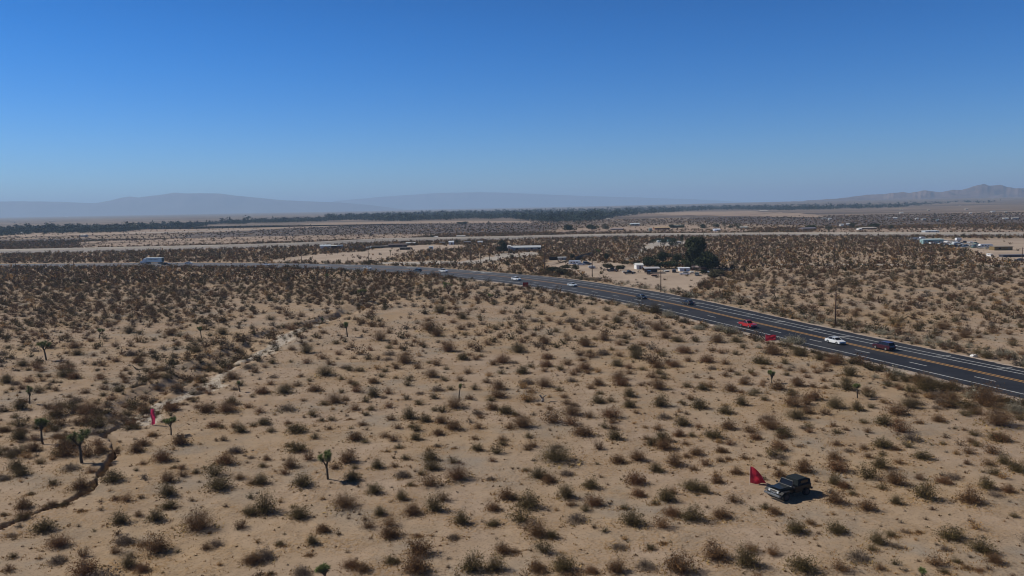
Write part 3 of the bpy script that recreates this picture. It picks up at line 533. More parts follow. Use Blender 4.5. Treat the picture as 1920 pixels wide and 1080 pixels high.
for k, side, d, i in sorted(info):
    rank[(k, side)] = rank.get((k, side), 0) + 1
    W_ = SHS[i]; sz = 'big' if W_ > 3.9 else ('medium' if W_ > 2.7 else 'small'); kind = KN[i]
    tone = {'olive': 'dark olive', 'brown': 'brown', 'rust': 'rusty', 'grey': 'low grey', 'sage': 'grey green'}[kind]; nm = {'grey': 'burro bush', 'sage': 'rabbitbrush'}.get(kind, 'creosote bush')
    lib = HIB if W_ > 3.7 and kind in HIB else HI; me = lib[kind][int(r_.integers(len(lib[kind])))]
    x, y = SHW[i]; z = float(height(x, y)[0])
    o = link(me.name.split('.')[0], me, None, (x, y, z - .03), r_.uniform(0, 6.28)); o.scale = (W_, W_ * r_.uniform(.8, 1.1), W_ * r_.uniform(.85, 1.2))
    tag(o, f"{sz} {tone} {nm}, {ORD[rank[(k, side)] - 1]} {side} the {LM[k][0]}", 'bush', {'grey': 'low burro bushes on the sand', 'sage': 'rabbitbrush beside the highway'}.get(kind, 'creosote bushes scattered over the sand'))

# --- everything smaller or farther: one ground-cover object
MED = {k: [bush_geo(k, 44, 260, 900 + v, .48, .029, .009, k == 'grey') for v in range(4)] for k in PAL}
LOWP = {k: [bush_geo(k, 8, 44, 1900 + v, .48, .072, .016, k == 'grey') for v in range(4)] for k in PAL}
TINY = {k: [bush_geo(k, 2, 9, 2900 + v, .5, .17, .02) for v in range(3)] for k in PAL}
accT, accC = [], []
def scatter(Pw, Wd, kinds, lib, seed):
    gn = np.array([.74, .79, .86]) if any(lib is q for q in (MED, LOWP, TINY)) else np.array([1., 1., 1.])
    r = np.random.default_rng(seed); z = height(Pw[:, 0], Pw[:, 1])[0]; rot = r.uniform(0, 6.28, len(Pw)); kinds = np.array(kinds); hz = r.uniform(.8, 1.15, len(Pw)); var = r.integers(0, 99, len(Pw)); br = r.normal(1, .13, len(Pw))
    for k in PAL:
        for v, (T, C) in enumerate(lib[k]):
            m = np.where((kinds == k) & (var % len(lib[k]) == v))[0]
            if not len(m): continue
            c, s = np.cos(rot[m]), np.sin(rot[m]); w = Wd[m]
            x = T[None, :, :, 0]; y = T[None, :, :, 1]; e = (slice(None), None, None)
            O = np.stack([(x * c[e] - y * s[e]) * w[e] + Pw[m, 0][e], (x * s[e] + y * c[e]) * w[e] + Pw[m, 1][e], T[None, :, :, 2] * (w * hz[m])[e] + (z[m] - .02)[e]], -1)
            accT.append(O.reshape(-1, 3, 3).astype(np.float32)); accC.append((np.broadcast_to(C[None], (len(m),) + C.shape) * br[m][:, None, None] * (gn if k not in ('sage', 'gold') else 1)).reshape(-1, 3).astype(np.float32))
rest = order[300:]
NEARL = {k: [bush_geo(k, 120, 1250, 700 + v, .48 if k != 'grey' else .32, .0155, .0055, k == 'grey') for v in range(4)] for k in PAL}
scatter(SHW[rest], SHS[rest], [KN[i] for i in rest], NEARL, 5)
road_d_pts = ROAD_MID[::5]
GULPX = [(g[0], g[1]) for g in GUL]
def fill(y0, y1, cell, prob, wmean, wsig, lib, seed, keepout=None, kindp=None):
    r = np.random.default_rng(seed); n = 0
    yy = np.arange(y0, y1, cell); out = []
    for y in yy:
        xm = y * .69 + 12; x = np.arange(-xm, xm, cell); out.append(np.stack([x + r.uniform(-.5, .5, len(x)) * cell, y + r.uniform(-.5, .5, len(x)) * cell], 1))
    Pw = np.concatenate(out); px, py, _ = proj(np.c_[Pw, np.zeros(len(Pw))])
    p = prob(Pw, px, py) * (.45 + 1.1 * fbm(Pw[:, 0], Pw[:, 1], 30, 3))
    for k, poly in LOTS.items():
        if k not in ('town_edge_dirt', 'far_paddock'): p = np.where(inpoly(px, py, poly), p * (.10 if k == 'yard_dirt' else .03), p)
        else: p = np.where(inpoly(px, py, poly), p * .25, p)
    for f_ in FL: p = np.where(inpoly(px, py, f_), p * .12, p)
    ok = r.random(len(Pw)) < p; Pw = Pw[ok]; px = px[ok]; py = py[ok]
    et = np.interp(px, EX, E_TOP); eb = np.interp(px, EX, E_BOT); ok = ~((py > et - .8) & (py < eb)); Pw = Pw[ok]; px = px[ok]; py = py[ok]
    if y0 < 620:
        fe = np.interp(px, RX, curve(FAR_E, RX)); ne = np.interp(px, RX, curve(NEAR_E, RX)); mg_ = 1.2 * 0 + .6; ok = ~((py > fe - mg_ - 2 * (px > 900)) & (py < ne + 1.0 + 3 * (px > 900))); Pw = Pw[ok]; px = px[ok]; py = py[ok]
    Wd = np.clip(np.exp(r.normal(math.log(wmean), wsig, len(Pw))), .5, 5.2)
    if keepout is not None:
        ok = np.ones(len(Pw), bool)
        for a in range(0, len(keepout), 60):
            d = np.hypot(Pw[:, 0:1] - keepout[None, a:a + 60, 0], Pw[:, 1:2] - keepout[None, a:a + 60, 1]); ok &= (d > (.35 * Wd[:, None] + .5 * keepout[None, a:a + 60, 2])).all(1)
        Pw = Pw[ok]; Wd = Wd[ok]; px = px[ok]; py = py[ok]
    kp = kindp or [.36, .40, .13, .11, 0]
    kinds = r.choice(list(PAL), len(Pw), p=KP(kp)); scatter(Pw, Wd, kinds, lib, seed + 1); return len(Pw)
ko = np.c_[SHW, SHS]
gate = np.array([[at1(1405, 915)[0], at1(1405, 915)[1], 2.2], [at1(1480, 928)[0], at1(1480, 928)[1], 5.0]]); ko = np.vstack([ko, gate])
def gul_y(px): return np.interp(px, [0, 100, 200, 300, 425, 542, 667, 775, 2000], [990, 955, 860, 735, 672, 610, 577, 553, 553])
def leftzone(px, py): return (py < gul_y(px)) & (px < 790)
def observed(px, py): return ((py > 572) & (px > 480) & (px < 1440)) | ((py > 612) & (px <= 480)) | ((py > 630) & (px >= 1440))
def p_near(P, px, py): return np.where(observed(px, py), np.where((px < 480) & (py < 740), .42, .22), np.where(leftzone(px, py), .85, np.where(px > 1150, .56, .70)))
def p_small(P, px, py): return np.where(py > 560, .30, .16)
n1 = fill(60, 165, 2.9, p_near, 2.3, .28, NEARL, 40, ko) + fill(165, 360, 2.9, p_near, 2.7, .3, MED, 41, ko)
n2 = fill(58, 230, 2.3, p_small, .85, .3, MED, 43, ko, [.12, .20, .20, .18, 0, .30])
n6 = fill(56, 210, 1.7, lambda P, px, py: .30 + 0 * px, .36, .35, {k: [bush_geo(k, 8, 30, 3900 + v, .35, .09, .03, True) for v in range(3)] for k in PAL}, 45, None, [.10, .45, .15, .15, 0, .15])
def p_mid(P, px, py): return np.where(px < 900, np.where(py > 495, .92, .72), .62) * np.where((px > 860) & (px < 960) & (py > 480), .6, 1)
n3 = fill(360, 620, 3.3, p_mid, 3.3, .3, LOWP, 47)
n4 = fill(620, 960, 4.2, lambda P, px, py: np.where(px < 900, .95, .78), 3.8, .3, LOWP, 53)
n5 = fill(900, 1700, 9.5, lambda P, px, py: np.where((px < 1000) & (py > 441), .35, .6), 4.2, .2, TINY, 59)
# dense roadside fringe
def fringe(line, d0, d1, n, seed, pxr, wm, kp):
    r = np.random.default_rng(seed); a = np.interp(r.uniform(pxr[0], pxr[1], n), RX, np.arange(len(RX))); Lx = np.stack([np.interp(a, np.arange(len(RX)), line[:, k]) for k in (0, 1)], 1)
    t = np.gradient(line, axis=0); t /= np.linalg.norm(t, axis=1)[:, None]; tn = np.stack([np.interp(a, np.arange(len(RX)), t[:, k]) for k in (0, 1)], 1)
    d = r.uniform(d0, d1, n); P_ = Lx + np.stack([-tn[:, 1], tn[:, 0]], 1) * d[:, None]; scatter(P_, np.exp(r.normal(math.log(wm), .35, n)), r.choice(list(PAL), n, p=KP(kp)), MED, seed + 1)
fringe(L_['ne'], -5.5, -2.2, 330, 61, (480, 1950), 1.9, [.45, .15, .1, .05, .25]); fringe(L_['ne'], -4, -1.9, 150, 63, (240, 860), 2.6, [.75, .15, .1, 0, 0])
fringe(L_['fe'], 1.8, 12, 620, 65, (960, 1980), 1.6, [.18, .12, .1, .15, .45]); fringe(L_['fe'], 1.6, 6, 190, 67, (480, 1100), 2.2, [.6, .2, .1, 0, .1])
# scrub crowding the gully floor and banks
r = np.random.default_rng(71); a = r.uniform(0, 15, 330); gp = np.stack([np.interp(a, range(len(GP)), GP[:, k]) for k in (0, 1)], 1) + r.normal(0, 1, (330, 2)) * [4.2, 3.0] + [-1.5, 1.0]; scatter(gp, np.exp(r.normal(math.log(1.7), .35, 330)), r.choice(list(PAL), 330, p=KP([.38, .25, .17, .15, .05])), MED, 72)
r = np.random.default_rng(73); a = r.uniform(15.5, 31, 260); gp = np.stack([np.interp(a, range(len(GP)), GP[:, k]) for k in (0, 1)], 1) + r.normal(0, .28, (260, 2)); scatter(gp, np.exp(r.normal(math.log(.7), .35, 260)), r.choice(list(PAL), 260, p=KP([.45, .45, .05, .05, 0])), NEARL, 74)  # dark brush added inside the narrow ditch to make it read darker
a = r.uniform(0, len(WP) - 1, 60); gp = np.stack([np.interp(a, range(len(WP)), WP[:, k]) for k in (0, 1)], 1) + r.normal(0, 2.2, (60, 2)); scatter(gp, np.exp(r.normal(math.log(1.3), .35, 60)), r.choice(list(PAL), 60, p=KP([.3, .25, .1, .2, .1])), NEARL, 75)
for cx, cy, sx_, sy_, n, w in ((70, 800, 75, 26, 30, 2.6), (60, 845, 60, 14, 10, 2.6), (170, 790, 40, 14, 10, 2.4), (1850, 765, 60, 14, 14, 3.0), (1745, 740, 24, 14, 10, 3.2), (1680, 720, 20, 8, 6, 2.6), (1345, 525, 22, 14, 26, 2.6)):
    r = np.random.default_rng(int(cx)); q = at(r.normal(cx, sx_, n), r.normal(cy, sy_, n))[:, :2]; scatter(q, np.exp(r.normal(math.log(w), .25, n)), r.choice(list(PAL), n, p=KP([.50, .25, .08, .14, 0])), NEARL, int(cx) + 9)
# hedge line of scrub along the yard's eastern fence and windbreaks
for pts, n, w in (([(1346, 512), (1338, 522), (1322, 535), (1306, 549), (1290, 558)], 60, 2.6), ([(1075, 487), (1092, 482), (1110, 477)], 26, 3.0), ([(1010, 515), (1040, 512), (1072, 518)], 46, 3.2), ([(600, 473), (700, 465), (790, 459), (880, 455), (930, 455)], 150, 4.0), ([(1028, 486), (1050, 481), (1075, 478)], 20, 4.0), ([(1660, 445), (1760, 444), (1860, 445), (1960, 446)], 60, 4.0)):
    r = np.random.default_rng(n); Q_ = at([p[0] for p in pts], [p[1] for p in pts])[:, :2]; a = r.uniform(0, len(pts) - 1, n); g_ = np.stack([np.interp(a, range(len(pts)), Q_[:, k]) for k in (0, 1)], 1) + r.normal(0, 1.2, (n, 2)); scatter(g_, np.exp(r.normal(math.log(w), .3, n)), r.choice(list(PAL), n, p=KP([.7, .2, .1, 0, 0])), MED, n + 3)
T = np.concatenate(accT); C = np.concatenate(accC)
tag(link('desert_scrub', tri_mesh('desert_scrub', T, np.clip(C, .01, 1))), 'thousands of smaller and farther desert shrubs covering the plain', 'scrub', kind='stuff')
print('SCRUB', len(T), n1, n2, n3, n4, n5)
# dry golden grass and litter
r = np.random.default_rng(81); n = 42000; yy = np.sqrt(r.uniform(58 ** 2, 260 ** 2, n)); gx = r.uniform(-1, 1, n) * (yy * .68 + 5); pn = fbm(gx, yy, 14, 3); m = pn > .50 + r.normal(0, .05, n); gx, yy = gx[m], yy[m]
k = r.integers(0, len(SHW), 26000); sx_ = SHW[k, 0] + r.normal(0, .42, 26000) * SHS[k]; sy_ = SHW[k, 1] - r.normal(.12, .30, 26000) * SHS[k]; gx = np.r_[gx, sx_]; yy = np.r_[yy, sy_]
dr = seg_dist(np.c_[gx, yy], ROAD_MID[::6])[0]; m = dr > 12.5; gx, yy = gx[m], yy[m]; nb = len(gx)
TT, CC = [], []
zg = height(gx, yy)[0]
for b_ in range(4):
    bx = gx + r.normal(0, .10, nb); by = yy + r.normal(0, .10, nb); w = r.uniform(.02, .055, nb); a = r.uniform(0, 6.28, nb); hh = r.uniform(.06, .20, nb)
    TT.append(np.stack([np.stack([bx - w * np.cos(a), by - w * np.sin(a), zg - .02], 1), np.stack([bx + w * np.cos(a), by + w * np.sin(a), zg - .02], 1), np.stack([bx + r.normal(0, .07, nb), by + r.normal(0, .07, nb), zg + hh], 1)], 1))
    CC.append(np.array([[.42, .26, .10], [.36, .20, .08], [.22, .12, .06], [.46, .32, .15]])[r.integers(0, 4, nb)])
tag(link('dry_grass', tri_mesh('dry_grass', np.concatenate(TT), np.concatenate(CC))), 'short golden dry grass tufts scattered over the sand', 'grass', kind='stuff')
# ------------------------------------------------------------------ Joshua trees
M_SPINE = tint_mat('joshua_leaves', .8)
def joshua_proto(seed, hgt, levels=2, spread=.6, fork=.55, dead=False, lean=0.0, arms=3):
    r = np.random.default_rng(seed); tb = MB(); tips = []
    def grow(p, d, ln, rad, lv):
        pts = [p]; 
        for k in range(3):
            d = d + r.normal(0, .10, 3); d[2] += .10; d /= np.linalg.norm(d); pts.append(pts[-1] + d * ln / 3)
        tb.tube(pts, [rad, rad * .92, rad * .86, rad * .8], 7)
        if lv == 0: tips.append((pts[-1], d, ln)); return
        n = arms if lv == levels else int(r.integers(1, 3)) + 1; a0 = r.uniform(0, 6.28)
        for k in range(n):
            a = a0 + k * 6.28 / n + r.normal(0, .35); dd = d + np.array([math.cos(a), math.sin(a), .1]) * spread * r.uniform(.7, 1.3); dd /= np.linalg.norm(dd)
            grow(pts[-1], dd, hgt * (.9 - fork) / levels * r.uniform(.7, 1.2), rad * .72, lv - 1)
    grow(np.array([0, 0, -.15]), np.array([lean, 0, 1.0]), hgt * fork + .15, max(.11, hgt * .042), levels)
    T, C = [], []
    if not dead:
        for p, d, ln in tips:
            n = 170; L_r = max(.35, hgt * .13)
            t = r.uniform(-1.0, .25, n); base = p + d * (t[:, None] * hgt * .16); v = r.normal(0, 1, (n, 3)); v -= (v @ d)[:, None] * d * .8; v += d * (.35 + t[:, None] * .8); v /= np.linalg.norm(v, axis=1)[:, None]
            w = np.cross(v, r.normal(0, 1, (n, 3))); w /= np.linalg.norm(w, axis=1)[:, None]; w *= .034
            T.append(np.stack([base - w, base + w, base + v * L_r * r.uniform(.7, 1.2, (n, 1))], 1))
            green = np.array([.20, .23, .08]); brown = np.array([.19, .15, .09]); k = np.clip((t + .9) / .8, 0, 1)[:, None]; C.append((brown * (1 - k) + green * k) * (1 + r.normal(0, .2, (n, 1))))
    return tb, (np.concatenate(T), np.clip(np.concatenate(C), .01, 1)) if T else None
def set_joshua(px, py, pyt, label, seed, **kw):
    p = at1(px, py); h_ = (py - pyt) * mpp(px, py) * 1.02; tb, cr = joshua_proto(seed, h_, **kw); z = float(height(p[0], p[1])[0])
    t = thing('joshua_tree' if cr else 'dead_joshua_tree', label, 'joshua tree', (p[0], p[1], z), 0, 'Joshua trees standing among the shrubs')
    tb.build('trunk', M_BARK, t, smooth_=True)
    if cr:
        me = mesh_np('crown', cr[0].reshape(-1, 3), np.arange(len(cr[0]) * 3).reshape(-1, 3), M_SPINE, cr[1]); link('crown', me, t)
for a in (
 (615, 898, 843, 'tall forked green Joshua tree casting a long shadow on open sand', 4, dict(levels=2, fork=.42, spread=.34, arms=4)),
 (614, 1088, 1049, 'branching Joshua tree cut off by the bottom edge of the photo', 8, dict(levels=2, fork=.35, spread=.8)),
 (154, 870, 806, 'leaning Y shaped Joshua tree beside the narrow dark ditch', 12, dict(levels=2, fork=.5, spread=.75, lean=-.22)),
 (81, 832, 782, 'dark Joshua tree with drooping crown left of the Y shaped one', 16, dict(levels=2, fork=.5, spread=.5, lean=-.25)),
 (321, 816, 780, 'bushy round crowned Joshua tree just right of the pink flag', 20, dict(levels=2, fork=.42, spread=.8)),
 (55, 757, 724, 'stubby green Joshua tree rising from a bush near the left edge', 24, dict(levels=1, fork=.4, spread=.3)),
 (87, 676, 638, 'wide crowned Joshua tree near the left edge halfway down', 28, dict(levels=2, fork=.5, spread=.9)),
 (186, 635, 614, 'small dark three armed Joshua tree in the left shrubs', 32, dict(levels=2, fork=.4, spread=.7)),
 (378, 634, 611, 'thin Joshua tree with a lopsided crown in the upper left shrubs', 36, dict(levels=2, fork=.55, spread=.5)),
 (652, 632, 602, 'slender Joshua tree with cup shaped crown just past the gully', 40, dict(levels=2, fork=.6, spread=.45)),
 (603, 608, 596, 'tiny Joshua tree standing on the gully edge', 44, dict(levels=1, fork=.5)),
 (861, 749, 719, 'small upright Joshua tree with two knobs in the middle of the sand', 48, dict(levels=1, fork=.68, spread=.35, arms=2)),
 (1608, 746, 716, 'lopsided Joshua tree with flat arms on the open sand at right', 52, dict(levels=2, fork=.62, spread=1.3, arms=3)),
 (1447, 719, 695, 'green cactus like Joshua tree behind bushes below the highway', 56, dict(levels=2, fork=.3, spread=.3, arms=4)),
 (450, 734, 714, 'small bare stemmed Joshua tree beside the pale wash', 60, dict(levels=1, fork=.7, spread=.3, arms=2)),
 (681, 565, 541, 'spreading Joshua tree among shrubs at the top of the gully', 64, dict(levels=2, fork=.45, spread=.9)),
 (610, 532, 513, 'single stemmed Joshua tree just below the highway on the left', 68, dict(levels=2, fork=.55, spread=.5)),
 (841, 551, 526, 'wide dark Joshua tree left of the crossroads of gully and highway', 72, dict(levels=2, fork=.4, spread=1.0)),
 (917, 567, 547, 'low Joshua tree with flat crown below the white pickup', 76, dict(levels=2, fork=.4, spread=1.1)),
 (732, 479, 468, 'lone Joshua tree on the bare dirt lot beyond the highway', 80, dict(levels=1, fork=.5, spread=.7)),
 (1729, 1092, 1063, 'green Joshua tips poking up at the bottom right edge', 84, dict(levels=1, fork=.5, spread=.25, arms=2)),
 (1118, 480, 466, 'twin knobbed Joshua tree beside the leaning pole near the camper', 88, dict(levels=2, fork=.5, spread=.9)),
 (1126, 480, 467, 'spindly Joshua tree immediately right of the twin knobbed one', 92, dict(levels=2, fork=.5, spread=.8))):
    set_joshua(a[0], a[1], a[2], a[3], a[4], **a[5])
set_joshua(1455, 560, 535, 'bare dead Joshua tree leaning among shrubs beyond the highway', 96, dead=True, levels=2, fork=.35, spread=1.0, lean=-.2)
p = at1(256, 693); fb = MB(); fb.tube([(0, 0, .1), (1.5, .2, .25), (3.2, 0, .1)], [.13, .11, .06]); fb.tube([(0, 0, .1), (-.7, .5, .6), (-1.1, .7, 1.0)], [.12, .09, .05]); fb.tube([(.4, 0, .15), (-.2, -.3, .7)], [.09, .05])
tag(fb.build('fallen_trunk', M_BARK, None, (p[0], p[1], float(height(p[0], p[1])[0])), .05, True), 'dead fallen branch lying on the sand at the left', 'fallen trunk')
p = at1(1017, 752); M_DEAD = mat('weathered_wood', (.42, .38, .34), (.13, .10, .08), 3, .9)
t = thing('tree_stump', 'weathered grey broken stump with forked top in the middle of the sand', 'stump', (p[0], p[1], float(height(p[0], p[1])[0])))
b = MB(); b.tube([(0, 0, -.1), (.05, 0, .5), (.25, 0, .9)], [.22, .18, .12], 8); b.tube([(.05, 0, .5), (-.35, .05, 1.05), (-.6, .1, 1.15)], [.15, .12, .06], 7); b.tube([(.25, 0, .9), (.7, .05, 1.1)], [.12, .05], 6); b.build('trunk', M_DEAD, t, smooth_=True)
b = MB(); b.tube([(1.2, -.3, .04), (2.1, -.1, .07), (2.6, .2, .05)], [.06, .05, .03]); b.build('broken_branch', M_DEAD, t)
p = at1(1826, 668.5, .1); import bmesh
def rock(name, loc, s, m, seed):
    bm_ = bmesh.new(); bmesh.ops.create_icosphere(bm_, subdivisions=2, radius=1); r = np.random.default_rng(seed)
    for v in bm_.verts: v.co *= 1 + r.uniform(-.22, .22); v.co.x *= s[0]; v.co.y *= s[1]; v.co.z *= s[2]
    me = bpy.data.meshes.new(name); bm_.to_mesh(me); bm_.free(); me.materials.append(m); return link(name, me, None, loc)
tag(rock('white_rock', (p[0], p[1], .2), (.75, .5, .35), wall((.75, .74, .72)), 3), 'bright white rock on the far verge of the highway at right', 'rock')

# ------------------------------------------------------------------ vehicles
WHEEL = {}
def wheel(parent, x, y, rad, wd, rim=M_CHROME):
    b = MB(); n = 18; b.prism([(rad * math.cos(2 * math.pi * k / n), rad * math.sin(2 * math.pi * k / n)) for k in range(n)], -wd / 2, wd / 2, 0)
    w = b.build('wheel', M_TYRE, parent, (x, y, rad), bevel=.03)
    b = MB(); b.prism([(rad * .62 * math.cos(2 * math.pi * k / 12), rad * .62 * math.sin(2 * math.pi * k / 12)) for k in range(12)], -wd / 2 - .015, wd / 2 + .015, 0); b.build('rim', rim, w)
def arch(y, r_w, zb, n=6):
    return [(y + r_w * math.cos(a), zb + r_w * math.sin(a)) for a in np.linspace(math.pi, 0, n)]
def car(kind, px, py, heading, color, label, group=None, name=None, cat=None, rim=M_CHROME, sc=1.0, z=None, parts=True):
    """local: +Y is the front, X the width. heading = world angle of the front, radians from +X"""
    p = at1(px, py, 0); z = (z if z is not None else .02)
    t = thing(name or {'sedan': 'sedan_car', 'suv': 'suv_car', 'pickup': 'pickup_truck'}[kind], label, cat or {'sedan': 'car', 'suv': 'car', 'pickup': 'pickup'}[kind], (p[0], p[1], z), heading - math.pi / 2, group)
    t.scale = (sc, sc, sc); P_ = paint(color); b = MB(); hw = .9; g = MB(); rf = MB()
    if kind == 'sedan':
        Lf, Lr, rw, wf, wr = 2.35, -2.35, .34, 1.42, -1.42
        prof = [(Lr, .35), (Lr - .04, .62), (Lr + .06, .95), (Lr + .55, 1.0), (-1.35, 1.0), (.95, .98), (1.75, .86), (Lf - .06, .72), (Lf + .03, .5), (Lf - .03, .28)]
        cab = [(-1.75, .99), (-1.05, 1.40), (-.25, 1.46), (.35, 1.40), (1.15, .97)]; roof = [(-1.08, 1.385), (-.25, 1.465), (.37, 1.395), (.33, 1.43), (-.25, 1.495), (-1.02, 1.42)]
    elif kind == 'suv':
        Lf, Lr, rw, wf, wr = 2.35, -2.35, .38, 1.45, -1.45
        prof = [(Lr, .4), (Lr - .05, .8), (Lr + .03, 1.12), (-1.3, 1.14), (1.0, 1.12), (1.9, 1.02), (Lf - .03, .85), (Lf + .02, .55), (Lf - .05, .33)]
        cab = [(-2.28, 1.13), (-1.95, 1.68), (-.3, 1.74), (.4, 1.68), (1.15, 1.11)]; roof = [(-2.02, 1.665), (-.3, 1.745), (.42, 1.67), (.38, 1.72), (-.3, 1.79), (-1.98, 1.72)]
    else:
        Lf, Lr, rw, wf, wr = 2.75, -2.75, .39, 1.75, -1.6; hw = .96
        prof = [(Lr, .45), (Lr, 1.08), (-.95, 1.08), (-.95, 1.13), (1.05, 1.13), (2.2, 1.08), (Lf - .02, .95), (Lf + .03, .6), (Lf - .03, .4)]
        cab = [(-.9, 1.12), (-.78, 1.72), (-.2, 1.80), (.35, 1.74), (1.1, 1.11)]; roof = [(-.82, 1.70), (-.2, 1.785), (.38, 1.71), (.34, 1.76), (-.2, 1.84), (-.76, 1.76)]
    bot = [(wf + rw + .07, prof[-1][1])] + [(y, z_) for y, z_ in arch(wf, rw + .07, rw * .9)[::-1]] + [(wr + rw + .07, .26)] + arch(wr, rw + .07, rw * .9)[::-1]
    ins = [1] * (len(prof) + len(bot))
    b.prism(prof + bot, -hw, hw, 0, [.96 if z_ > .95 else 1 for _, z_ in prof] + [1] * len(bot))
    if kind == 'pickup':
        b = MB(); b.prism([q for q in prof if q[0] > -.96] + [bot[0]] + bot[1:7] + [(-.95, .30)], -hw, hw, 0)
        b.box((0, -1.85, .62), (1.86, 1.8, .12)); b.box((-.90, -1.85, .86), (.10, 1.8, .46)); b.box((.90, -1.85, .86), (.10, 1.8, .46)); b.box((0, -2.73, .83), (1.9, .07, .5))
    b.build('body', P_, t, bevel=.03 if parts else 0)
    g.prism(cab, -.80, .80, 0, [1, .84, .82, .84, 1]); go = g.build('windows', M_GLASS, t)
    rf.prism(roof, -.70, .70, 0)
    for s in (-1, 1):     # pillars
        for (y0, z0), (y1, z1) in ((cab[0], cab[1]), (cab[4], cab[3])) + ((((-.1, cab[4][1]), (-.1, cab[2][1] - .02)),)):
            rf.tube([(s * .80, y0, z0), (s * .68, y1, z1 + .01)], .035, 4)
    rf.build('roof', P_, t)
    if not parts:
        for y in (wf, wr):
            for s in (-1, 1): wheel(t, s * (hw - .08), y, rw, .22)
        return t
    for y in (wf, wr):
        for s in (-1, 1): wheel(t, s * (hw - .09), y, rw, .23, rim)
    for s in (-1, 1):
        MB().box((s * .66, Lf - .03, .68 if kind == 'sedan' else .82), (.34, .12, .14)).build('headlight', M_LAMP, t, bevel=.02)
        MB().box((s * .72, Lr + .0, .82 if kind == 'sedan' else .92), (.26, .10, .16)).build('taillight', M_TAIL, t)
        MB().box((s * (hw + .08), .85, 1.02 if kind == 'sedan' else 1.2), (.16, .10, .12)).build('side_mirror', P_, t)
    MB().box((0, Lf + .0, .45), (1.3, .08, .18)).build('grille', M_BLACK, t)
    return t
def road_heading(px, toward=True):
    i = int(np.argmin(abs(RX - px))); d = ROAD_MID[min(i + 3, len(RX) - 1)] - ROAD_MID[i - 3]; a = math.atan2(d[1], d[0]); return a if toward else a + math.pi
RZ_ = ROADZ + .006; grp = 'vehicles driving on the highway'
def onroad(kind, px, py, tw, color, label, **k):
    car(kind, px, py, road_heading(px, tw), color, label, grp, z=RZ_, **k)
WHT, SIL, BLK, RED, MAR = (.78, .79, .80), (.52, .56, .60), (.016, .018, .022), (.42, .018, .022), (.045, .005, .012)
onroad('sedan', 1566, 645.5, True, WHT, 'white sedan driving towards the right on the near lanes')
onroad('suv', 1657, 656.5, False, MAR, 'dark maroon minivan style car driving away on the far lanes')
onroad('pickup', 1402, 614.5, True, RED, 'bright red pickup on the near lane of the highway')
onroad('sedan', 1290, 572.0, False, BLK, 'black car on the far lanes right of the other black car')
onroad('sedan', 1203, 561.0, True, BLK, 'black car on the near lanes beside the yellow centre line')
onroad('sedan', 1073, 537.6, True, SIL, 'silver sedan on the near lanes in the middle of the bend')
onroad('suv', 968, 526.4, True, WHT, 'white hatchback style car near the red square flag on the bend')
onroad('pickup', 831, 511.0, True, WHT, 'white pickup driving along the bend of the highway')
onroad('suv', 783, 510.6, False, (.03, .04, .055), 'dark blue black car immediately left of the white pickup')
onroad('sedan', 689, 505.6, True, WHT, 'white car passing in front of the bare dirt lot')
onroad('sedan', 499, 498.6, True, WHT, 'white car alone on the left straight of the highway')
onroad('sedan', 354, 495.8, True, WHT, 'white car behind the lorry on the left stretch')
onroad('pickup', 311, 498.2, True, (.03, .03, .035), 'dark pickup just behind the articulated lorry')
# articulated lorry
p = at1(286, 495.2); hd = road_heading(286, False)
t = thing('semi_truck', 'white articulated lorry with pale box trailer heading left on the highway', 'lorry', (p[0], p[1], RZ_), hd - math.pi / 2)
M_BOX = mat('trailer_skin', (.80, .84, .80), (.70, .75, .72), .3, .5)
tr = MB().box((0, -1.8, 2.55), (2.6, 11.4, 2.85)).build('trailer', M_BOX, t, bevel=.04)
M_STRIPE = mat('lorry_lettering', (.22, .24, .20)); 
for s in (-1, 1):
    b = MB()
    for k in range(7): b.box((s * 1.312, -4.4 + k * .95, 2.75), (.012, .62, .42))
    b.build('side_marking', M_STRIPE, tr)
MB().box((0, -7.55, 2.55), (2.3, .04, 2.5)).build('rear_door', mat('door_dark', (.10, .13, .13)), tr)
c_ = MB(); c_.prism([(4.2, .6), (4.2, 3.35), (5.1, 3.55), (5.9, 2.9), (6.35, 1.95), (7.9, 1.75), (8.15, .9), (8.1, .5)], -1.2, 1.2, 0); cab_ = c_.build('cab', paint(WHT), t, bevel=.06)
MB().prism([(5.97, 2.86), (6.38, 2.02), (6.42, 2.06), (6.02, 2.9)], -1.05, 1.05, 0).build('windscreen', M_GLASS, cab_)
MB().box((0, 0, .95), (1.0, 15.2, .25)).build('chassis', M_BLACK, t)
for y in (7.2, 3.6, 2.4, -5.4, -6.6):
    for s in (-1, 1): wheel(t, s * 1.05, y, .5, .34)
for s in (-1, 1): MB().box((s * .9, 8.12, 1.1), (.35, .08, .22)).build('headlight', M_LAMP, cab_)

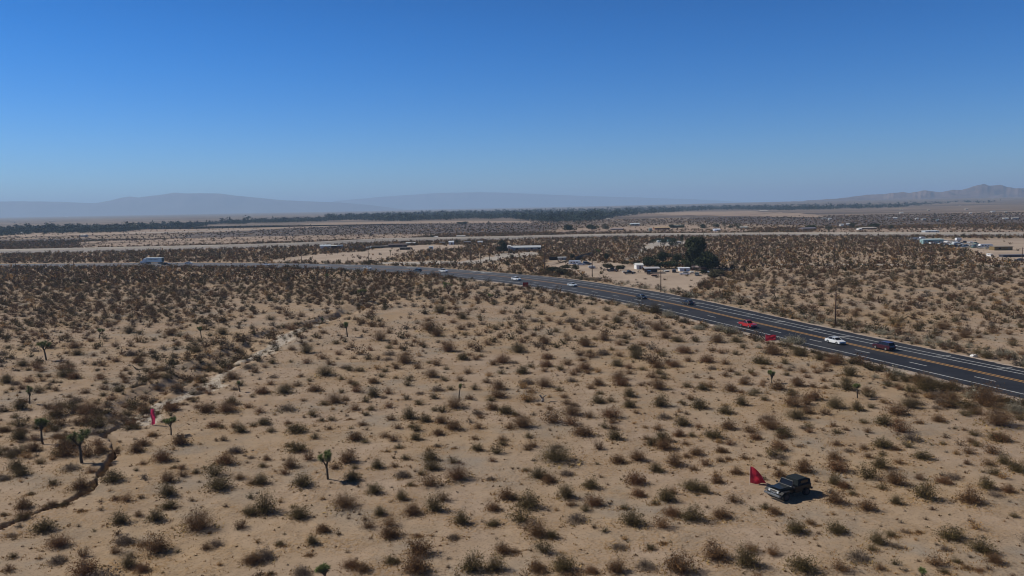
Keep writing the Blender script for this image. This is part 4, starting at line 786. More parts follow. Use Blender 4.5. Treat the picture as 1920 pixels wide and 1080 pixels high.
# open-topped black off-roader parked on the sand
fr = math.atan2(-.50, -.86); p = at1(1479, 931)
ZG = float(height(p[0], p[1])[0]) + .02
J = thing('off_road_vehicle', 'black boxy off-roader with soft top parked on the sand beside the red flag', 'off-roader', (p[0], p[1], ZG), fr - math.pi / 2)
JP = mat('black_body', (.006, .008, .010), rough=.35, spec=.4); J.scale = (1.24, 1.24, 1.03)
b = MB(); b.prism([(-1.95, .55), (-1.95, 1.15), (.35, 1.18), (.42, 1.22), (1.85, 1.12), (1.92, 1.05), (1.92, .62), (.9, .55)], -.78, .78, 0, [1, 1, 1, .9, .78, .78, .78, 1]); jb = b.build('body', JP, J, bevel=.03)
for s in (-1, 1):
    b = MB(); b.prism([(.72, .78), (.95, 1.02), (1.75, 1.02), (2.0, .80), (1.95, .76), (1.72, .95), (.98, .95), (.78, .76)], s * .62 if s > 0 else -.98, .98 if s > 0 else -.62, 0); b.build('fender', M_BLACK, J)
    MB().tube([(s * .45, 1.91, .92), (s * .45, 1.97, .92)], .11, 12).build('headlight', M_LAMP, J)
    MB().box((s * .80, -.35, .85), (.03, 1.0, .62)).build('door', JP, J)
    MB().box((s * .93, .45, 1.28), (.2, .08, .16)).build('side_mirror', M_BLACK, J)
b = MB()
for k in range(7): b.box((-.27 + k * .09, 1.93, .90), (.04, .03, .3))
b.build('grille', M_CHROME, J)
M_HL = mat('bumper_steel', (.30, .33, .36), rough=.25, metal=.7)
MB().box((0, 2.10, .62), (1.7, .2, .2)).build('front_bumper', M_HL, J, bevel=.03); MB().box((0, -2.05, .6), (1.6, .16, .18)).build('rear_bumper', M_BLACK, J)
MB().box((0, 1.15, 1.225), (1.05, 1.15, .03)).build('hood', mat('hood_panel', (.02, .025, .03), rough=.3), J, bevel=.01)
b = MB(); wy = .42
for a_, c__ in (((-.68, wy, 1.2), (-.62, wy - .2, 1.78)), ((.68, wy, 1.2), (.62, wy - .2, 1.78)), ((-.62, wy - .2, 1.78), (.62, wy - .2, 1.78)), ((-.68, wy, 1.22), (.68, wy, 1.22))): b.tube([a_, c__], .045, 6)
wf_ = b.build('windshield_frame', M_BLACK, J); MB().prism([(wy + .0, 1.24), (wy - .19, 1.75), (wy - .2, 1.75), (wy - .01, 1.24)], -.6, .6, 0).build('windscreen', M_GLASS, wf_)
b = MB(); b.prism([(-1.95, 1.16), (-1.9, 1.62), (-1.5, 1.80), (-.6, 1.84), (-.35, 1.80), (-.3, 1.16)], -.74, .74, 0, [1, .94, .88, .88, .9, 1]); b.build('soft_top', mat('soft_top_fabric', (.010, .016, .020), rough=.9), J, bevel=.05)
for s in (-1, 1): MB().box((s * .715, -1.1, 1.5), (.02, .9, .3)).build('side_window', M_GLASS, J)
for y in (1.35, -1.25):
    for s in (-1, 1): wheel(J, s * .80, y, .40, .27, mat('dark_rim', (.05, .05, .055), rough=.4))
b = MB(); b.prism([(.38 * math.cos(k * math.pi / 8), .95 + .38 * math.sin(k * math.pi / 8)) for k in range(16)], -2.25, -2.0, 1); sp_ = MB(); sp_.prism([(.38 * math.cos(k * math.pi / 8), 1.0 + .38 * math.sin(k * math.pi / 8)) for k in range(16)], -2.24, -1.98, 1); sp_.build('spare_wheel', M_TYRE, J)

# ------------------------------------------------------------------ red marker flags
mfl, nt, N, L, P = nodes('red_flag_cloth'); P.inputs['Roughness'].default_value = .45; P.inputs['Specular IOR Level'].default_value = .4
nz = noise_node(N, L, N.new('ShaderNodeTexCoord').outputs['Object'], 2.5, 4, .6); L.new(ramp(N, L, nz, .3, .7, (.66, .05, .08), (.34, .012, .03)), P.inputs['Base Color'])
mfp, nt, N, L, P = nodes('pink_flag_cloth'); P.inputs['Roughness'].default_value = .5
nz = noise_node(N, L, N.new('ShaderNodeTexCoord').outputs['Object'], 2.5, 4, .6); L.new(ramp(N, L, nz, .3, .7, (.62, .06, .16), (.40, .02, .07)), P.inputs['Base Color'])
for m_ in (mfl, mfp):
    nt = m_.node_tree; pr = nt.nodes['Principled BSDF']; t = nt.nodes.new('ShaderNodeBsdfTranslucent'); x = nt.nodes.new('ShaderNodeMixShader'); x.inputs[0].default_value = .4
    nt.links.new(pr.inputs['Base Color'].links[0].from_socket, t.inputs['Color']); nt.links.new(pr.outputs[0], x.inputs[1]); nt.links.new(t.outputs[0], x.inputs[2]); nt.links.new(x.outputs[0], nt.nodes['Material Output'].inputs['Surface'])
def flag(px, py, pole_h, outline, label, m, seed, pole=True, thick=.012, fold=.2):
    """outline(u,v)->(x,z): u across 0..1, v from bottom 0 to top 1, in metres"""
    p = at1(px, py); z = float(height(p[0], p[1])[0]); t = thing('marker_flag', label, 'flag', (p[0], p[1], z), 0, 'red marker flags')
    n = 18; r = np.random.default_rng(seed); V = []; a, b_ = r.uniform(0, 6, 2)
    for k in range(n + 1):
        for j in range(n + 1):
            u, v = k / n, j / n; x, zz = outline(u, v); V.append([x, fold * (math.sin(u * 9 + v * 4 + a) * (.3 + u) + .6 * math.sin(u * 5 - v * 11 + b_) * u), zz])
    Fs = np.array([[k * (n + 1) + j, (k + 1) * (n + 1) + j, (k + 1) * (n + 1) + j + 1, k * (n + 1) + j + 1] for k in range(n) for j in range(n)])
    me = mesh_np('cloth', np.array(V), Fs, m, None, True); o = link('cloth', me, t); 
    if pole: MB().tube([(0, 0, -.1), (0, 0, pole_h)], .022, 8).build('pole', wall((.75, .72, .72)), t)
    return t
def fan(u, v):       # quarter-round cloth: straight left edge, curved upper right edge, tip low on the right
    x = 1.85 * u; top = 2.15 * (1 - .93 * u ** 1.7); bot = .22 - .12 * math.sin(u * 3.1) ; return x, bot + (top - bot) * v
flag(1406, 910, 2.15, fan, 'large red quarter round flag with white pole beside the black off-roader', mfl, 2)
flag(1434.5, 645, 2.15, lambda u, v: (2.45 * u, .65 + .25 * u + 1.5 * v - .35 * u * v), 'crumpled red rectangular flag at the near edge of the highway under the white sedan', mfl, 7, fold=.2)
flag(980, 539.5, 2.3, lambda u, v: (2.25 * u, .35 + 1.75 * v), 'small dark red square flag beside the highway bend near the white hatchback', mat('deep_red_cloth', (.30, .008, .012), (.22, .006, .010), 2, .6), 9, fold=.07)
flag(283.5, 798, 2.6, lambda u, v: (.80 * u * (1 - .62 * abs(v - .42) ** 1.2 * 1.6) + .08 * v + .07 * math.sin(v * 7), .12 + 2.4 * v), 'narrow pink red flag hanging limp on the left sand near the gully', mfp, 11)

# ------------------------------------------------------------------ utility poles
def pole(px, py, pyt, label, arm=1, thick=.16):
    p = at1(px, py); h_ = (py - pyt) * mpp(px, py); t = thing('utility_pole', label, 'utility pole', (p[0], p[1], 0), 0, 'wooden utility poles on the plain')
    b = MB(); b.tube([(0, 0, -.3), (0, 0, h_ * .5), (0, 0, h_)], [thick * 1.15, thick, thick * .8], 8); b.build('shaft', M_POLE, t, smooth_=True)
    for k in range(arm):
        z = h_ - .5 - k * .9; MB().box((0, -.05 - thick, z), (2.2, .10, .12)).build('crossarm', M_POLE, t, rz=.5)
        b = MB()
        for s in (-.95, -.5, .5, .95): b.tube([(s, -.05 - thick, z + .06), (s, -.05 - thick, z + .22)], .05, 6)
        b.build('insulators', wall((.35, .33, .31)), t, rz=.5)
for a in ((1566, 612, 547, 'tall brown utility pole on the far verge behind the white sedan', 1, .19),
 (1239, 547, 507, 'utility pole at the far edge of the highway in front of the yard', 1), (1110.5, 520, 468, 'tall utility pole rising beside the white camper', 1),
 (1132, 487, 462, 'short utility pole right of the camper beyond the yard', 1), (1021, 507, 474, 'utility pole left of the yard beyond the bend', 1),
 (1261, 484, 459, 'thin utility pole among the yard trees', 1), (1386, 492, 464, 'thin utility pole right of the tallest trees', 1), (1417.5, 489, 462, 'thin utility pole second right of the tallest trees', 1),
 (1564, 492, 456, 'thin pole far behind the tall brown utility pole', 1), (1744.5, 491, 465, 'pole in the scrub in front of the salvage lot', 1), (1916, 492, 464, 'pole at the right edge of the photo by the salvage lot', 1),
 (565.5, 493, 468, 'utility pole at the left end of the bare dirt lot', 1), (691, 492, 461, 'utility pole in front of the bare dirt lot', 1), (825.5, 489, 460, 'utility pole at the right end of the dirt lot', 1),
 (882.5, 491, 467, 'first utility pole in the row before the long metal building', 1), (901.5, 492, 470, 'second utility pole in the row before the long metal building', 1), (918, 487, 466, 'third utility pole in the row before the long metal building', 1), (934, 487.5, 467, 'utility pole right beside the dark tree of the metal building', 1),
 (32.5, 489, 471, 'leftmost far pole beyond the highway', 1), (30.5, 516, 484, 'pole on the near side of the highway at the left edge', 1), (118, 490, 471, 'second far pole from the left beyond the highway', 1),
 (138.5, 505, 480, 'leaning pole on the near side of the highway left of the lorry', 1), (209, 492, 470, 'far pole left of the lorry', 1), (302, 485.5, 463.5, 'far pole directly behind the lorry', 1), (444.5, 489, 468, 'far pole right of the lorry in the dark scrub', 1)):
    pole(*a)

# ------------------------------------------------------------------ yard trees and far trees
M_TREE = tint_mat('tree_foliage', .85)
def crown_geo(seed, w, h_, z0, n, kind, leaf):
    r = np.random.default_rng(seed); nb = 9 if kind != 'conifer' else 11; ce = []
    for k in range(nb):
        if kind == 'conifer':
            f = k / (nb - 1); a = r.uniform(0, 6.28); rr = w * .5 * (1 - f) ** .7 * .55; ce.append((math.cos(a) * rr, math.sin(a) * rr, z0 + f * h_ * .88, w * .34 * (1.12 - f * .8), h_ * .15))
        else:
            a = r.uniform(0, 6.28); rr = r.uniform(0, .33) * w; ce.append((math.cos(a) * rr, math.sin(a) * rr, z0 + h_ * r.uniform(.25, .78), w * r.uniform(.17, .27), h_ * r.uniform(.18, .28)))
    c = np.array(ce); i = r.integers(0, nb, n); d = r.normal(0, 1, (n, 3)); d /= np.linalg.norm(d, axis=1)[:, None]; rad = r.uniform(.45, 1.08, n)[:, None] ** .6
    p = c[i, :3] + d * rad * np.stack([c[i, 3], c[i, 3], c[i, 4]], 1); s = leaf * r.uniform(.6, 1.5, n)[:, None]
    d1 = r.normal(0, 1, (n, 3)); d1 /= np.linalg.norm(d1, axis=1)[:, None]; d2 = np.cross(d1, r.normal(0, 1, (n, 3))); d2 /= np.linalg.norm(d2, axis=1)[:, None]
    base = np.array({'conifer': (.030, .040, .018), 'tamarisk': (.045, .055, .026), 'olive': (.045, .052, .025), 'dry': (.095, .085, .05)}[kind]); C = base * (1 + r.normal(0, .22, (n, 1))) * (1 + .35 * (r.random((nb, 1))[i] - .5))
    return np.stack([p - d1 * s, p + d1 * s, p + d2 * s * 1.5], 1), np.clip(C, .008, 1)
def tree(px, py, pyt, wpx, kind, label, seed, n=1500, group=None, trunkf=.22):
    m = mpp(px, py); h_ = (py - pyt) * m; w = wpx * m * (1.38 if (group or '').startswith('trees around') else 1.15); p = at1(px, py); t = thing({'conifer': 'pine_tree', 'tamarisk': 'tamarisk_tree', 'olive': 'desert_tree', 'dry': 'desert_tree'}[kind], label, 'tree', (p[0], p[1], 0), 0, group)
    b = MB(); z0 = h_ * trunkf * (.35 if kind == 'tamarisk' else 1); b.tube([(0, 0, -.3), (.05 * w * .2, 0, z0), (0, 0, h_ * .75)], [h_ * .035, h_ * .028, h_ * .01], 7)
    r = np.random.default_rng(seed)
    for k in range(5):
        a = r.uniform(0, 6.28); zz = z0 + r.uniform(0, .35) * h_; b.tube([(0, 0, zz), (math.cos(a) * w * .16, math.sin(a) * w * .16, zz + h_ * .14), (math.cos(a) * w * .32, math.sin(a) * w * .32, zz + h_ * .24)], [h_ * .018, h_ * .012, h_ * .005], 5)
    b.build('trunk', M_BARK, t, smooth_=True)
    T, C = crown_geo(seed, w, h_ - z0 * .6, z0 * .8, int(n * 1.4), kind, max(.16, w * .026)); link('crown', mesh_np('crown', T.reshape(-1, 3), np.arange(len(T) * 3).reshape(-1, 3), M_TREE, C), t)
gy = 'trees around the roadside yard'
for k, a in enumerate(((1303, 503, 447, 40, 'olive', 'tallest dark tree in the roadside yard', 4200), (1331, 507, 473, 42, 'tamarisk', 'broad dark tree right of the tallest tree', 3000), (1312, 500, 470, 30, 'tamarisk', 'dark tree wedged between tallest tree and the broad tree', 1500),
 (1217, 504, 481, 27, 'tamarisk', 'round dark tree behind the pale shed', 1800), (1242, 494, 472, 28, 'olive', 'flat topped green tree right of the round dark one', 1500), (1270, 497, 473, 20, 'olive', 'narrow dark green tree left of the tallest tree', 1500), (1284, 500, 484, 26, 'tamarisk', 'low dark tree in front of the tallest tree on the left', 1200), (1255, 503, 488, 30, 'tamarisk', 'low dark tree between the yard roofs', 1200),
 (1245, 462, 448, 16, 'tamarisk', 'blue green tree in the back yard left', 900), (1262, 462, 446, 18, 'tamarisk', 'blue green tree in the back yard centre', 900), (1279, 456, 440, 10, 'conifer', 'narrow dark tree in the back yard right', 800), (1225, 458, 448, 12, 'olive', 'small tree at the start of the back yard', 500),
 (1138, 491, 473, 15, 'olive', 'green tree right of the camper in the scrub', 900), (1139, 508, 494, 20, 'dry', 'dull brownish green tree beside the dark pickup', 1000), (1163, 508, 497, 16, 'olive', 'green tree behind the parked dark pickup', 900), (1153, 457, 443, 9, 'dry', 'thin dull tree near the graded strip', 400), (1078, 508, 497, 12, 'olive', 'dense round bush tree in front of the camper', 700), (1073, 487, 475, 10, 'olive', 'green tree behind the pale trailer', 500),
 (1194, 498, 489, 12, 'olive', 'small green tree behind the white shed', 500), (1176, 497, 489, 14, 'dry', 'dull round shrubby tree on the track behind the yard', 500), (1230, 505, 491, 20, 'tamarisk', 'dark tree directly behind the carport', 1000), (1322, 496, 476, 26, 'tamarisk', 'dark tree behind the broad one on the right', 1200), (1292, 506, 488, 20, 'tamarisk', 'dark tree behind the pale blue mobile home', 1000), (1318, 515, 506, 13, 'olive', 'small green tree in front of the dark red shed', 500), (1236, 453, 445, 12, 'tamarisk', 'dark tree at the far left of the back yard row', 500), (1253, 452, 444, 12, 'olive', 'green tree in the middle of the back yard row', 500), (1060, 505, 496, 20, 'dry', 'wide brownish scrub tree left of the camper', 900), (1035, 512, 501, 26, 'olive', 'wide low green tree mass beside the bend of the highway', 1200), (1052, 515, 504, 26, 'dry', 'wide low dull tree mass beside the bend of the highway', 1200),
 (944, 474, 449, 20, 'tamarisk', 'dark round tree left of the long metal building', 1800), (937, 475, 458, 16, 'tamarisk', 'lower half of the dark pair left of the metal building', 1000), (961, 486, 477, 8, 'dry', 'small bare looking tree in front of the metal building', 400), (1345, 517, 505, 24, 'dry', 'grey leafless tree right of the brown roofed shed', 1500), (1336, 524, 511, 16, 'dry', 'grey scrubby tree below the brown roofed shed', 900),
 (810, 447, 439, 8, 'tamarisk', 'dark tree above the graded strip by a small pale house', 500), (858, 457, 449, 9, 'tamarisk', 'dark tree beside the white box house', 500), (872, 422, 415, 14, 'tamarisk', 'dark clump of tree on the bare field edge', 600), (862, 421, 416, 14, 'tamarisk', 'lower dark tree left of the field edge clump', 500), (916, 421, 416, 9, 'tamarisk', 'small far tree right of the field edge clump', 400),
 (1068, 434, 421, 26, 'tamarisk', 'broad dark tree at the left of the town edge', 900), (1086, 424, 415, 9, 'olive', 'upright tree behind the broad one at the town edge', 400), (1108, 431, 421, 24, 'tamarisk', 'dark tree in the middle of the town edge', 800), (1137, 431, 420, 16, 'tamarisk', 'dark tree right in the town edge row', 700), (1260, 428, 420, 16, 'olive', 'left half of the greenhouse like tree mass', 500), (1280, 429, 421, 14, 'olive', 'right half of the greenhouse like tree mass', 500),
 (1318, 429, 420, 20, 'tamarisk', 'dark tree left of the white far shed', 600), (1345, 427, 419, 16, 'tamarisk', 'dark tree behind the white far shed', 500), (1358, 426, 415, 9, 'conifer', 'pointed dark tree right of the white far shed', 400), (1369, 430, 420, 12, 'tamarisk', 'dark tree left of the far pale building', 500), (1384, 429, 418, 14, 'tamarisk', 'round dark tree touching the far pale building', 500),
 (1521, 430, 419, 24, 'tamarisk', 'dark tree over the far grey ranch house', 900), (1553, 434, 422, 18, 'dry', 'dull tree right of the grey ranch house', 700), (1598, 429, 418, 14, 'olive', 'green tree left of the long ranch house', 600), (1607, 431, 423, 10, 'olive', 'lower green tree against the long ranch house', 400), (1643, 428, 419, 24, 'tamarisk', 'wide dark tree over the long ranch house', 800), (1671, 431, 421, 12, 'olive', 'single dark tree right of the long ranch house', 500), (1752, 414, 409.5, 12, 'tamarisk', 'tiny dark clump on the far scrub flat', 300), (1708, 413, 409.5, 8, 'tamarisk', 'tiny dark clump left on the far scrub flat', 250))):
    tree(a[0], a[1], a[2], a[3], a[4], a[5], 300 + k, a[6], gy if a[1] > 440 else 'trees at the edge of the town')
# the town's belt of trees, one far-off wood
r = np.random.default_rng(400); BT = [(-120, 431, 446), (0, 427.5, 441), (240, 422, 434), (480, 414.5, 417), (660, 404, 414), (780, 397.5, 412.5), (960, 393.5, 411.5), (1020, 391, 416), (1110, 389.5, 415), (1200, 387, 402), (1340, 385.5, 395.5), (1440, 383.5, 393.5), (1560, 382, 392), (1680, 380, 389), (1760, 379, 386), (1840, 378.5, 382), (1990, 378, 381)]
bx = [b[0] for b in BT]; TT, CC = [], []; blob, _ = crown_geo(9, 1.0, 1.0, 0.0, 34, 'tamarisk', .12); blob2, _ = crown_geo(10, 1.0, 1.0, 0.0, 34, 'conifer', .12)
n = 26000; px = r.uniform(-120, 1990, n); top = np.interp(px, bx, [b[1] for b in BT]); bot = np.interp(px, bx, [b[2] for b in BT]); Ht = np.clip(np.exp(r.normal(np.log(np.where(px < 620, 4.3, 6.8)), .42, n)), 2.5, 19)
bot = bot + (fbm(px, px * 0, 60, 4) - .5) * 7 - np.abs(r.normal(0, .8, n)); dmin = H * F / (bot - (hor(0) - px * 0 - (px) * math.tan(ROLL))); dmax = H * F / np.maximum(top + 3.0 - (hor(0) - px * math.tan(ROLL)), 4.5)
u = r.random(n); D_ = 1 / (u / dmin + (1 - u) / dmax); D_ = np.where(dmax < dmin * 1.05, dmin * (1 + .1 * u), D_); X_ = (px - 960) / F * D_
den = fbm(X_, D_, 260, 3) * .6 + fbm(X_, D_, 90, 2) * .4; dens = np.interp(px, [0, 480, 700, 1150, 1350, 1600, 1900], [.95, .9, 1, 1, .9, .8, .55]); ok = den > (.66 - .34 * dens); X_, D_, Ht = X_[ok], D_[ok], Ht[ok]
for gi, g in enumerate((blob, blob2)):
    m = np.arange(len(X_)) % 4 == 0 if gi else np.arange(len(X_)) % 4 != 0; xx, yy_, hh = X_[m], D_[m], Ht[m]; ww = hh * (r.uniform(.9, 1.7, len(hh)) if gi == 0 else .6); a = r.uniform(0, 6.28, len(hh)); e = (slice(None), None, None); c, s = np.cos(a), np.sin(a); x = g[None, :, :, 0]; y = g[None, :, :, 1]
    TT.append(np.stack([(x * c[e] - y * s[e]) * ww[e] + xx[e], (x * s[e] + y * c[e]) * ww[e] + yy_[e], g[None, :, :, 2] * hh[e] * 1.05], -1).reshape(-1, 3, 3)); CC.append(np.repeat(np.array([.028, .042, .030]) * (1 + r.normal(0, .3, (len(hh), 1))), len(g), 0))
TT = np.concatenate(TT); CC = np.clip(np.concatenate(CC), .006, .3); tag(link('town_woodland', mesh_np('town_woodland', TT.reshape(-1, 3), np.arange(len(TT) * 3).reshape(-1, 3), M_TREE, CC)), 'far-off belt of dark green town trees across the plain', 'woodland', kind='stuff')
print('WOOD', len(X_))

# ------------------------------------------------------------------ buildings
def building(px, py, wpx, hpx, dep, rot, wc, rc, label, name='shed', cat='building', style='gable', open_front=False, over=.3, group=None, detail=True):
    m = mpp(px, py); w = wpx * m; h_ = hpx * m; p = at1(px, py); t = thing(name, label, cat, (p[0] + math.sin(-rot) * dep / 2 * -1 * 0, p[1] + dep / 2, 0), rot, group)
    eh = h_ * (.72 if style == 'gable' else .86)
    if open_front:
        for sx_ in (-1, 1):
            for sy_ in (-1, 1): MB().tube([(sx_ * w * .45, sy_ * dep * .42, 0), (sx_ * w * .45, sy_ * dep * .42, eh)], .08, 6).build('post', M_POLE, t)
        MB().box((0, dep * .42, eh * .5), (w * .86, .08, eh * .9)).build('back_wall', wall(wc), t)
    else:
        b = MB(); b.box((0, 0, eh / 2), (w, dep, eh)); 
        if style == 'gable': b.prism([(-dep / 2, eh), (dep / 2, eh), (0, h_ - .05)], -w / 2, w / 2, 0)
        wl_ = b.build('wall', wall(wc), t)
        if detail:
            nwin = max(1, int(w / 5))
            for k in range(nwin):
                x = (k + .5) / nwin * w - w / 2 + w * .05
                if k == nwin // 2: MB().box((x, -dep / 2 - .02, min(1.0, eh * .42)), (.95, .06, min(2.0, eh * .8))).build('door', wall((.22, .16, .12)), t)
                else: wf = MB().box((x, -dep / 2 - .015, eh * .58), (1.5, .05, min(1.0, eh * .38))).build('window', M_GLASS, t)
    if style == 'gable':
        b = MB(); o_ = over; th = .12
        b.prism([(-dep / 2 - o_, eh - .1), (0, h_), (dep / 2 + o_, eh - .1), (dep / 2 + o_, eh + th - .1), (0, h_ + th), (-dep / 2 - o_, eh + th - .1)], -w / 2 - o_, w / 2 + o_, 0); b.build('roof', wall(rc), t)
    else:
        b = MB(); b.prism([(-dep / 2 - over, eh), (dep / 2 + over, h_ - .1), (dep / 2 + over, h_), (-dep / 2 - over, eh + .12)], -w / 2 - over, w / 2 + over, 0); b.build('roof', wall(rc), t)
    return t
LG, WH, TAN, BRN, DKB, BLU, GRN = (.50, .52, .54), (.74, .74, .73), (.38, .30, .22), (.17, .11, .08), (.06, .05, .05), (.30, .38, .46), (.20, .24, .21)
B = building
B(980, 470.5, 68, 9, 12, 0, (.26, .31, .37), (.46, .48, .50), 'long blue grey metal building right of the dark round tree', 'metal_building')
B(955, 471, 5, 11, 3, 0, (.55, .55, .54), (.55, .55, .54), 'narrow pale silo like annex at the left end of the metal building', 'annex', style='flat')
B(1199, 505, 13, 11, 5, .1, WH, WH, 'white shed with bright roof left of the round dark tree')
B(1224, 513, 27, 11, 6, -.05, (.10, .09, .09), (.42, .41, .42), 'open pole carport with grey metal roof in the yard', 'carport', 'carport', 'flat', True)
B(1284, 509, 19, 7, 4, 0, (.55, .60, .68), (.62, .66, .72), 'pale blue mobile home behind the parked white car', 'mobile_home', style='flat')
B(1313, 507, 27, 8, 5, -.12, (.16, .08, .07), (.33, .26, .25), 'dark red shed with brownish sheet roof in the yard')
B(1273, 498.5, 24, 5, 5, 0, (.45, .44, .42), (.55, .54, .52), 'low pale roofed house under the yard trees', 'house')
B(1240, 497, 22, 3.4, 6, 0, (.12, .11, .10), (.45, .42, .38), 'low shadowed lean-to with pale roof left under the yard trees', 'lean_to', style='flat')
B(1054, 488, 15, 6, 3, 0, (.42, .42, .41), (.48, .48, .47), 'plain grey box container beside the dark windbreak', 'container', 'container', 'flat')
B(609, 467, 19, 8, 6, .1, (.58, .62, .66), (.50, .56, .62), 'white mobile home at the left end of the dirt lot compound', 'mobile_home')
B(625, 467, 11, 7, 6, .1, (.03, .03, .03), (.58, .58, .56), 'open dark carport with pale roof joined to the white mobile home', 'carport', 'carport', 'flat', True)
B(636, 465.5, 10, 6, 5, 0, (.28, .36, .44), (.35, .42, .50), 'small blue trailer right of the dark carport', 'trailer_home', style='flat')
B(706, 465.5, 24, 4.5, 3, .1, (.05, .045, .04), (.10, .09, .08), 'long low dark brown shed with one white end in the compound')
B(745, 464, 34, 7, 6, .05, (.10, .075, .07), (.12, .09, .085), 'dark brown low barn in the middle of the compound', 'barn')
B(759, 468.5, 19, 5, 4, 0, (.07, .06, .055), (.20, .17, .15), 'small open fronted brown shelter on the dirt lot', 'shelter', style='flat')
B(769, 460, 17, 5, 6, 0, (.30, .36, .36), (.68, .70, .70), 'white roofed building behind the brown shelter', 'house', style='flat')
B(808, 467.5, 7.5, 6, 3, 0, (.40, .52, .60), (.66, .70, .72), 'pale blue box trailer alone on the dirt lot', 'box_trailer', 'trailer', 'flat')
B(846, 459, 9, 7, 5, 0, (.62, .66, .70), (.62, .66, .70), 'white boxy house left of a dark tree beyond the dirt lot', 'house')
B(900, 458, 9, 6, 5, 0, (.42, .45, .48), (.40, .43, .46), 'faded grey shed left of the long metal building')
B(817, 447, 7, 4, 5, 0, (.55, .53, .50), (.62, .60, .57), 'small pale house above the graded strip', 'house')
B(864, 445.5, 16, 3.6, 6, 0, (.10, .09, .09), (.55, .55, .54), 'dark low house with pale roof beyond the graded strip', 'house')
B(1242, 431, 28, 5.5, 12, 0, (.20, .09, .05), (.48, .34, .20), 'orange brown long roofed barn at the town edge', 'barn')
B(1158, 432, 24, 3.4, 9, 0, (.16, .13, .14), (.22, .19, .20), 'long grey purple row building at the town edge', 'row_building')
B(1191, 423, 17, 4.4, 12, 0, (.22, .26, .27), (.52, .57, .60), 'grey building with pale blue roof behind the dirt', 'house')
B(1270, 427.5, 26, 5.4, 12, 0, (.06, .075, .06), (.13, .15, .13), 'long dark green shade house right of the orange barn', 'shade_house')
B(1345, 434, 11, 5, 8, 0, (.62, .66, .76), (.62, .66, .76), 'bright white far shed beyond the graded strip', 'shed')
B(1396, 429, 13, 4, 10, 0, (.46, .46, .42), (.58, .58, .54), 'far pale building right of the round dark tree', 'house')
B(1220, 434.5, 5, 7, 5, 0, (.26, .29, .27), (.30, .33, .31), 'small grey water tank hut left of the orange barn', 'tank_hut', style='flat')
B(1518, 431.5, 26, 4.6, 12, 0, (.17, .15, .17), (.20, .19, .22), 'far grey ranch house under a dark tree', 'house')
B(1628, 430.5, 32, 4.4, 12, 0, (.20, .13, .12), (.40, .36, .33), 'long ranch house with one white end', 'house'); B(1613, 431.5, 6, 3.5, 6, 0, WH, WH, 'white garage at the left end of the long ranch house', 'garage')
B(1748, 437.3, 26, 5, 7, 0, (.48, .52, .57), (.56, .60, .63), 'long pale mobile building behind the salvage lot', 'mobile_home', style='flat')
B(1750, 457, 38, 9, 5, 0, (.26, .40, .42), (.48, .60, .62), 'long teal trailer in the salvage lot', 'long_trailer', 'trailer', 'flat')
B(1882, 469.5, 33, 8, 6, -.06, (.20, .14, .06), (.30, .25, .20), 'mustard brown flat roofed building at the end of the salvage lot', 'workshop', style='flat', open_front=False)
B(1912, 482, 62, 4.6, 4, 0, (.07, .07, .09), (.12, .12, .15), 'long dark blue grey shed roof at the right edge', 'shed', style='flat')
B(1859.5, 481, 4, 5, 4, 0, (.75, .76, .78), (.75, .76, .78), 'tiny white hut left of the long dark shed roof', 'hut', style='flat')
B(34, 438.5, 9, 3, 14, 0, (.60, .62, .64), (.66, .68, .70), 'white roofed barn inside the left tree belt', 'barn')
B(155, 444, 9, 4, 8, 0, (.50, .47, .44), (.54, .50, .47), 'small pale house alone on the left plain', 'house')
B(1166, 505, 7, 4, 3, .3, (.40, .38, .36), (.5, .48, .45), 'small grey lean-to behind the parked dark pickup'); B(1170, 511.5, 4, 3, 1.5, 0, (.70, .69, .64), (.7, .7, .66), 'small white box left of the black pickup', 'crate', 'crate', 'flat', detail=False)
B(1250, 510.5, 8, 3.5, 3, .2, (.30, .29, .27), (.42, .41, .40), 'low grey shed right of the carport'); B(1229, 518.5, 12, 3.6, 3, 0, (.16, .09, .07), (.26, .16, .12), 'low rusty brown shelter in front of the carport', 'shelter', style='flat', open_front=True)
B(1298, 512.5, 5, 3.5, 2, 0, (.62, .60, .56), (.66, .64, .6), 'small pale hutch right of the pale blue mobile home', 'hutch', style='flat', detail=False); B(1327, 513, 8, 4, 3, -.3, (.10, .12, .14), (.20, .24, .28), 'small dark blue shed right of the dark red one')
B(1238, 454.5, 9, 3.4, 5, 0, (.45, .50, .52), (.50, .56, .60), 'pale trailer at the left of the back yard', 'trailer_home', style='flat'); B(1257, 453.5, 9, 3.6, 5, 0, (.12, .22, .25), (.28, .44, .46), 'teal roofed shed in the back yard'); B(1294, 453.5, 7, 4.6, 5, 0, (.72, .72, .70), (.6, .6, .6), 'white shed at the right of the back yard'); B(1273, 456.5, 8, 3.5, 5, 0, (.16, .16, .18), (.35, .35, .36), 'grey shed in the middle of the back yard')
B(690, 466.5, 9, 3.6, 4, .1, (.25, .3, .33), (.35, .42, .46), 'blue grey shed among the compound cars'); B(722, 464.5, 12, 4, 4, .05, (.09, .08, .075), (.16, .14, .13), 'low dark shed joining the barn on its left'); B(829, 458.5, 9, 5, 4, 0, (.06, .06, .06), (.14, .13, .13), 'black shed left of the white boxy house'); B(876, 457.5, 12, 5, 5, 0, (.07, .07, .08), (.13, .13, .14), 'dark shed right of the white boxy house')
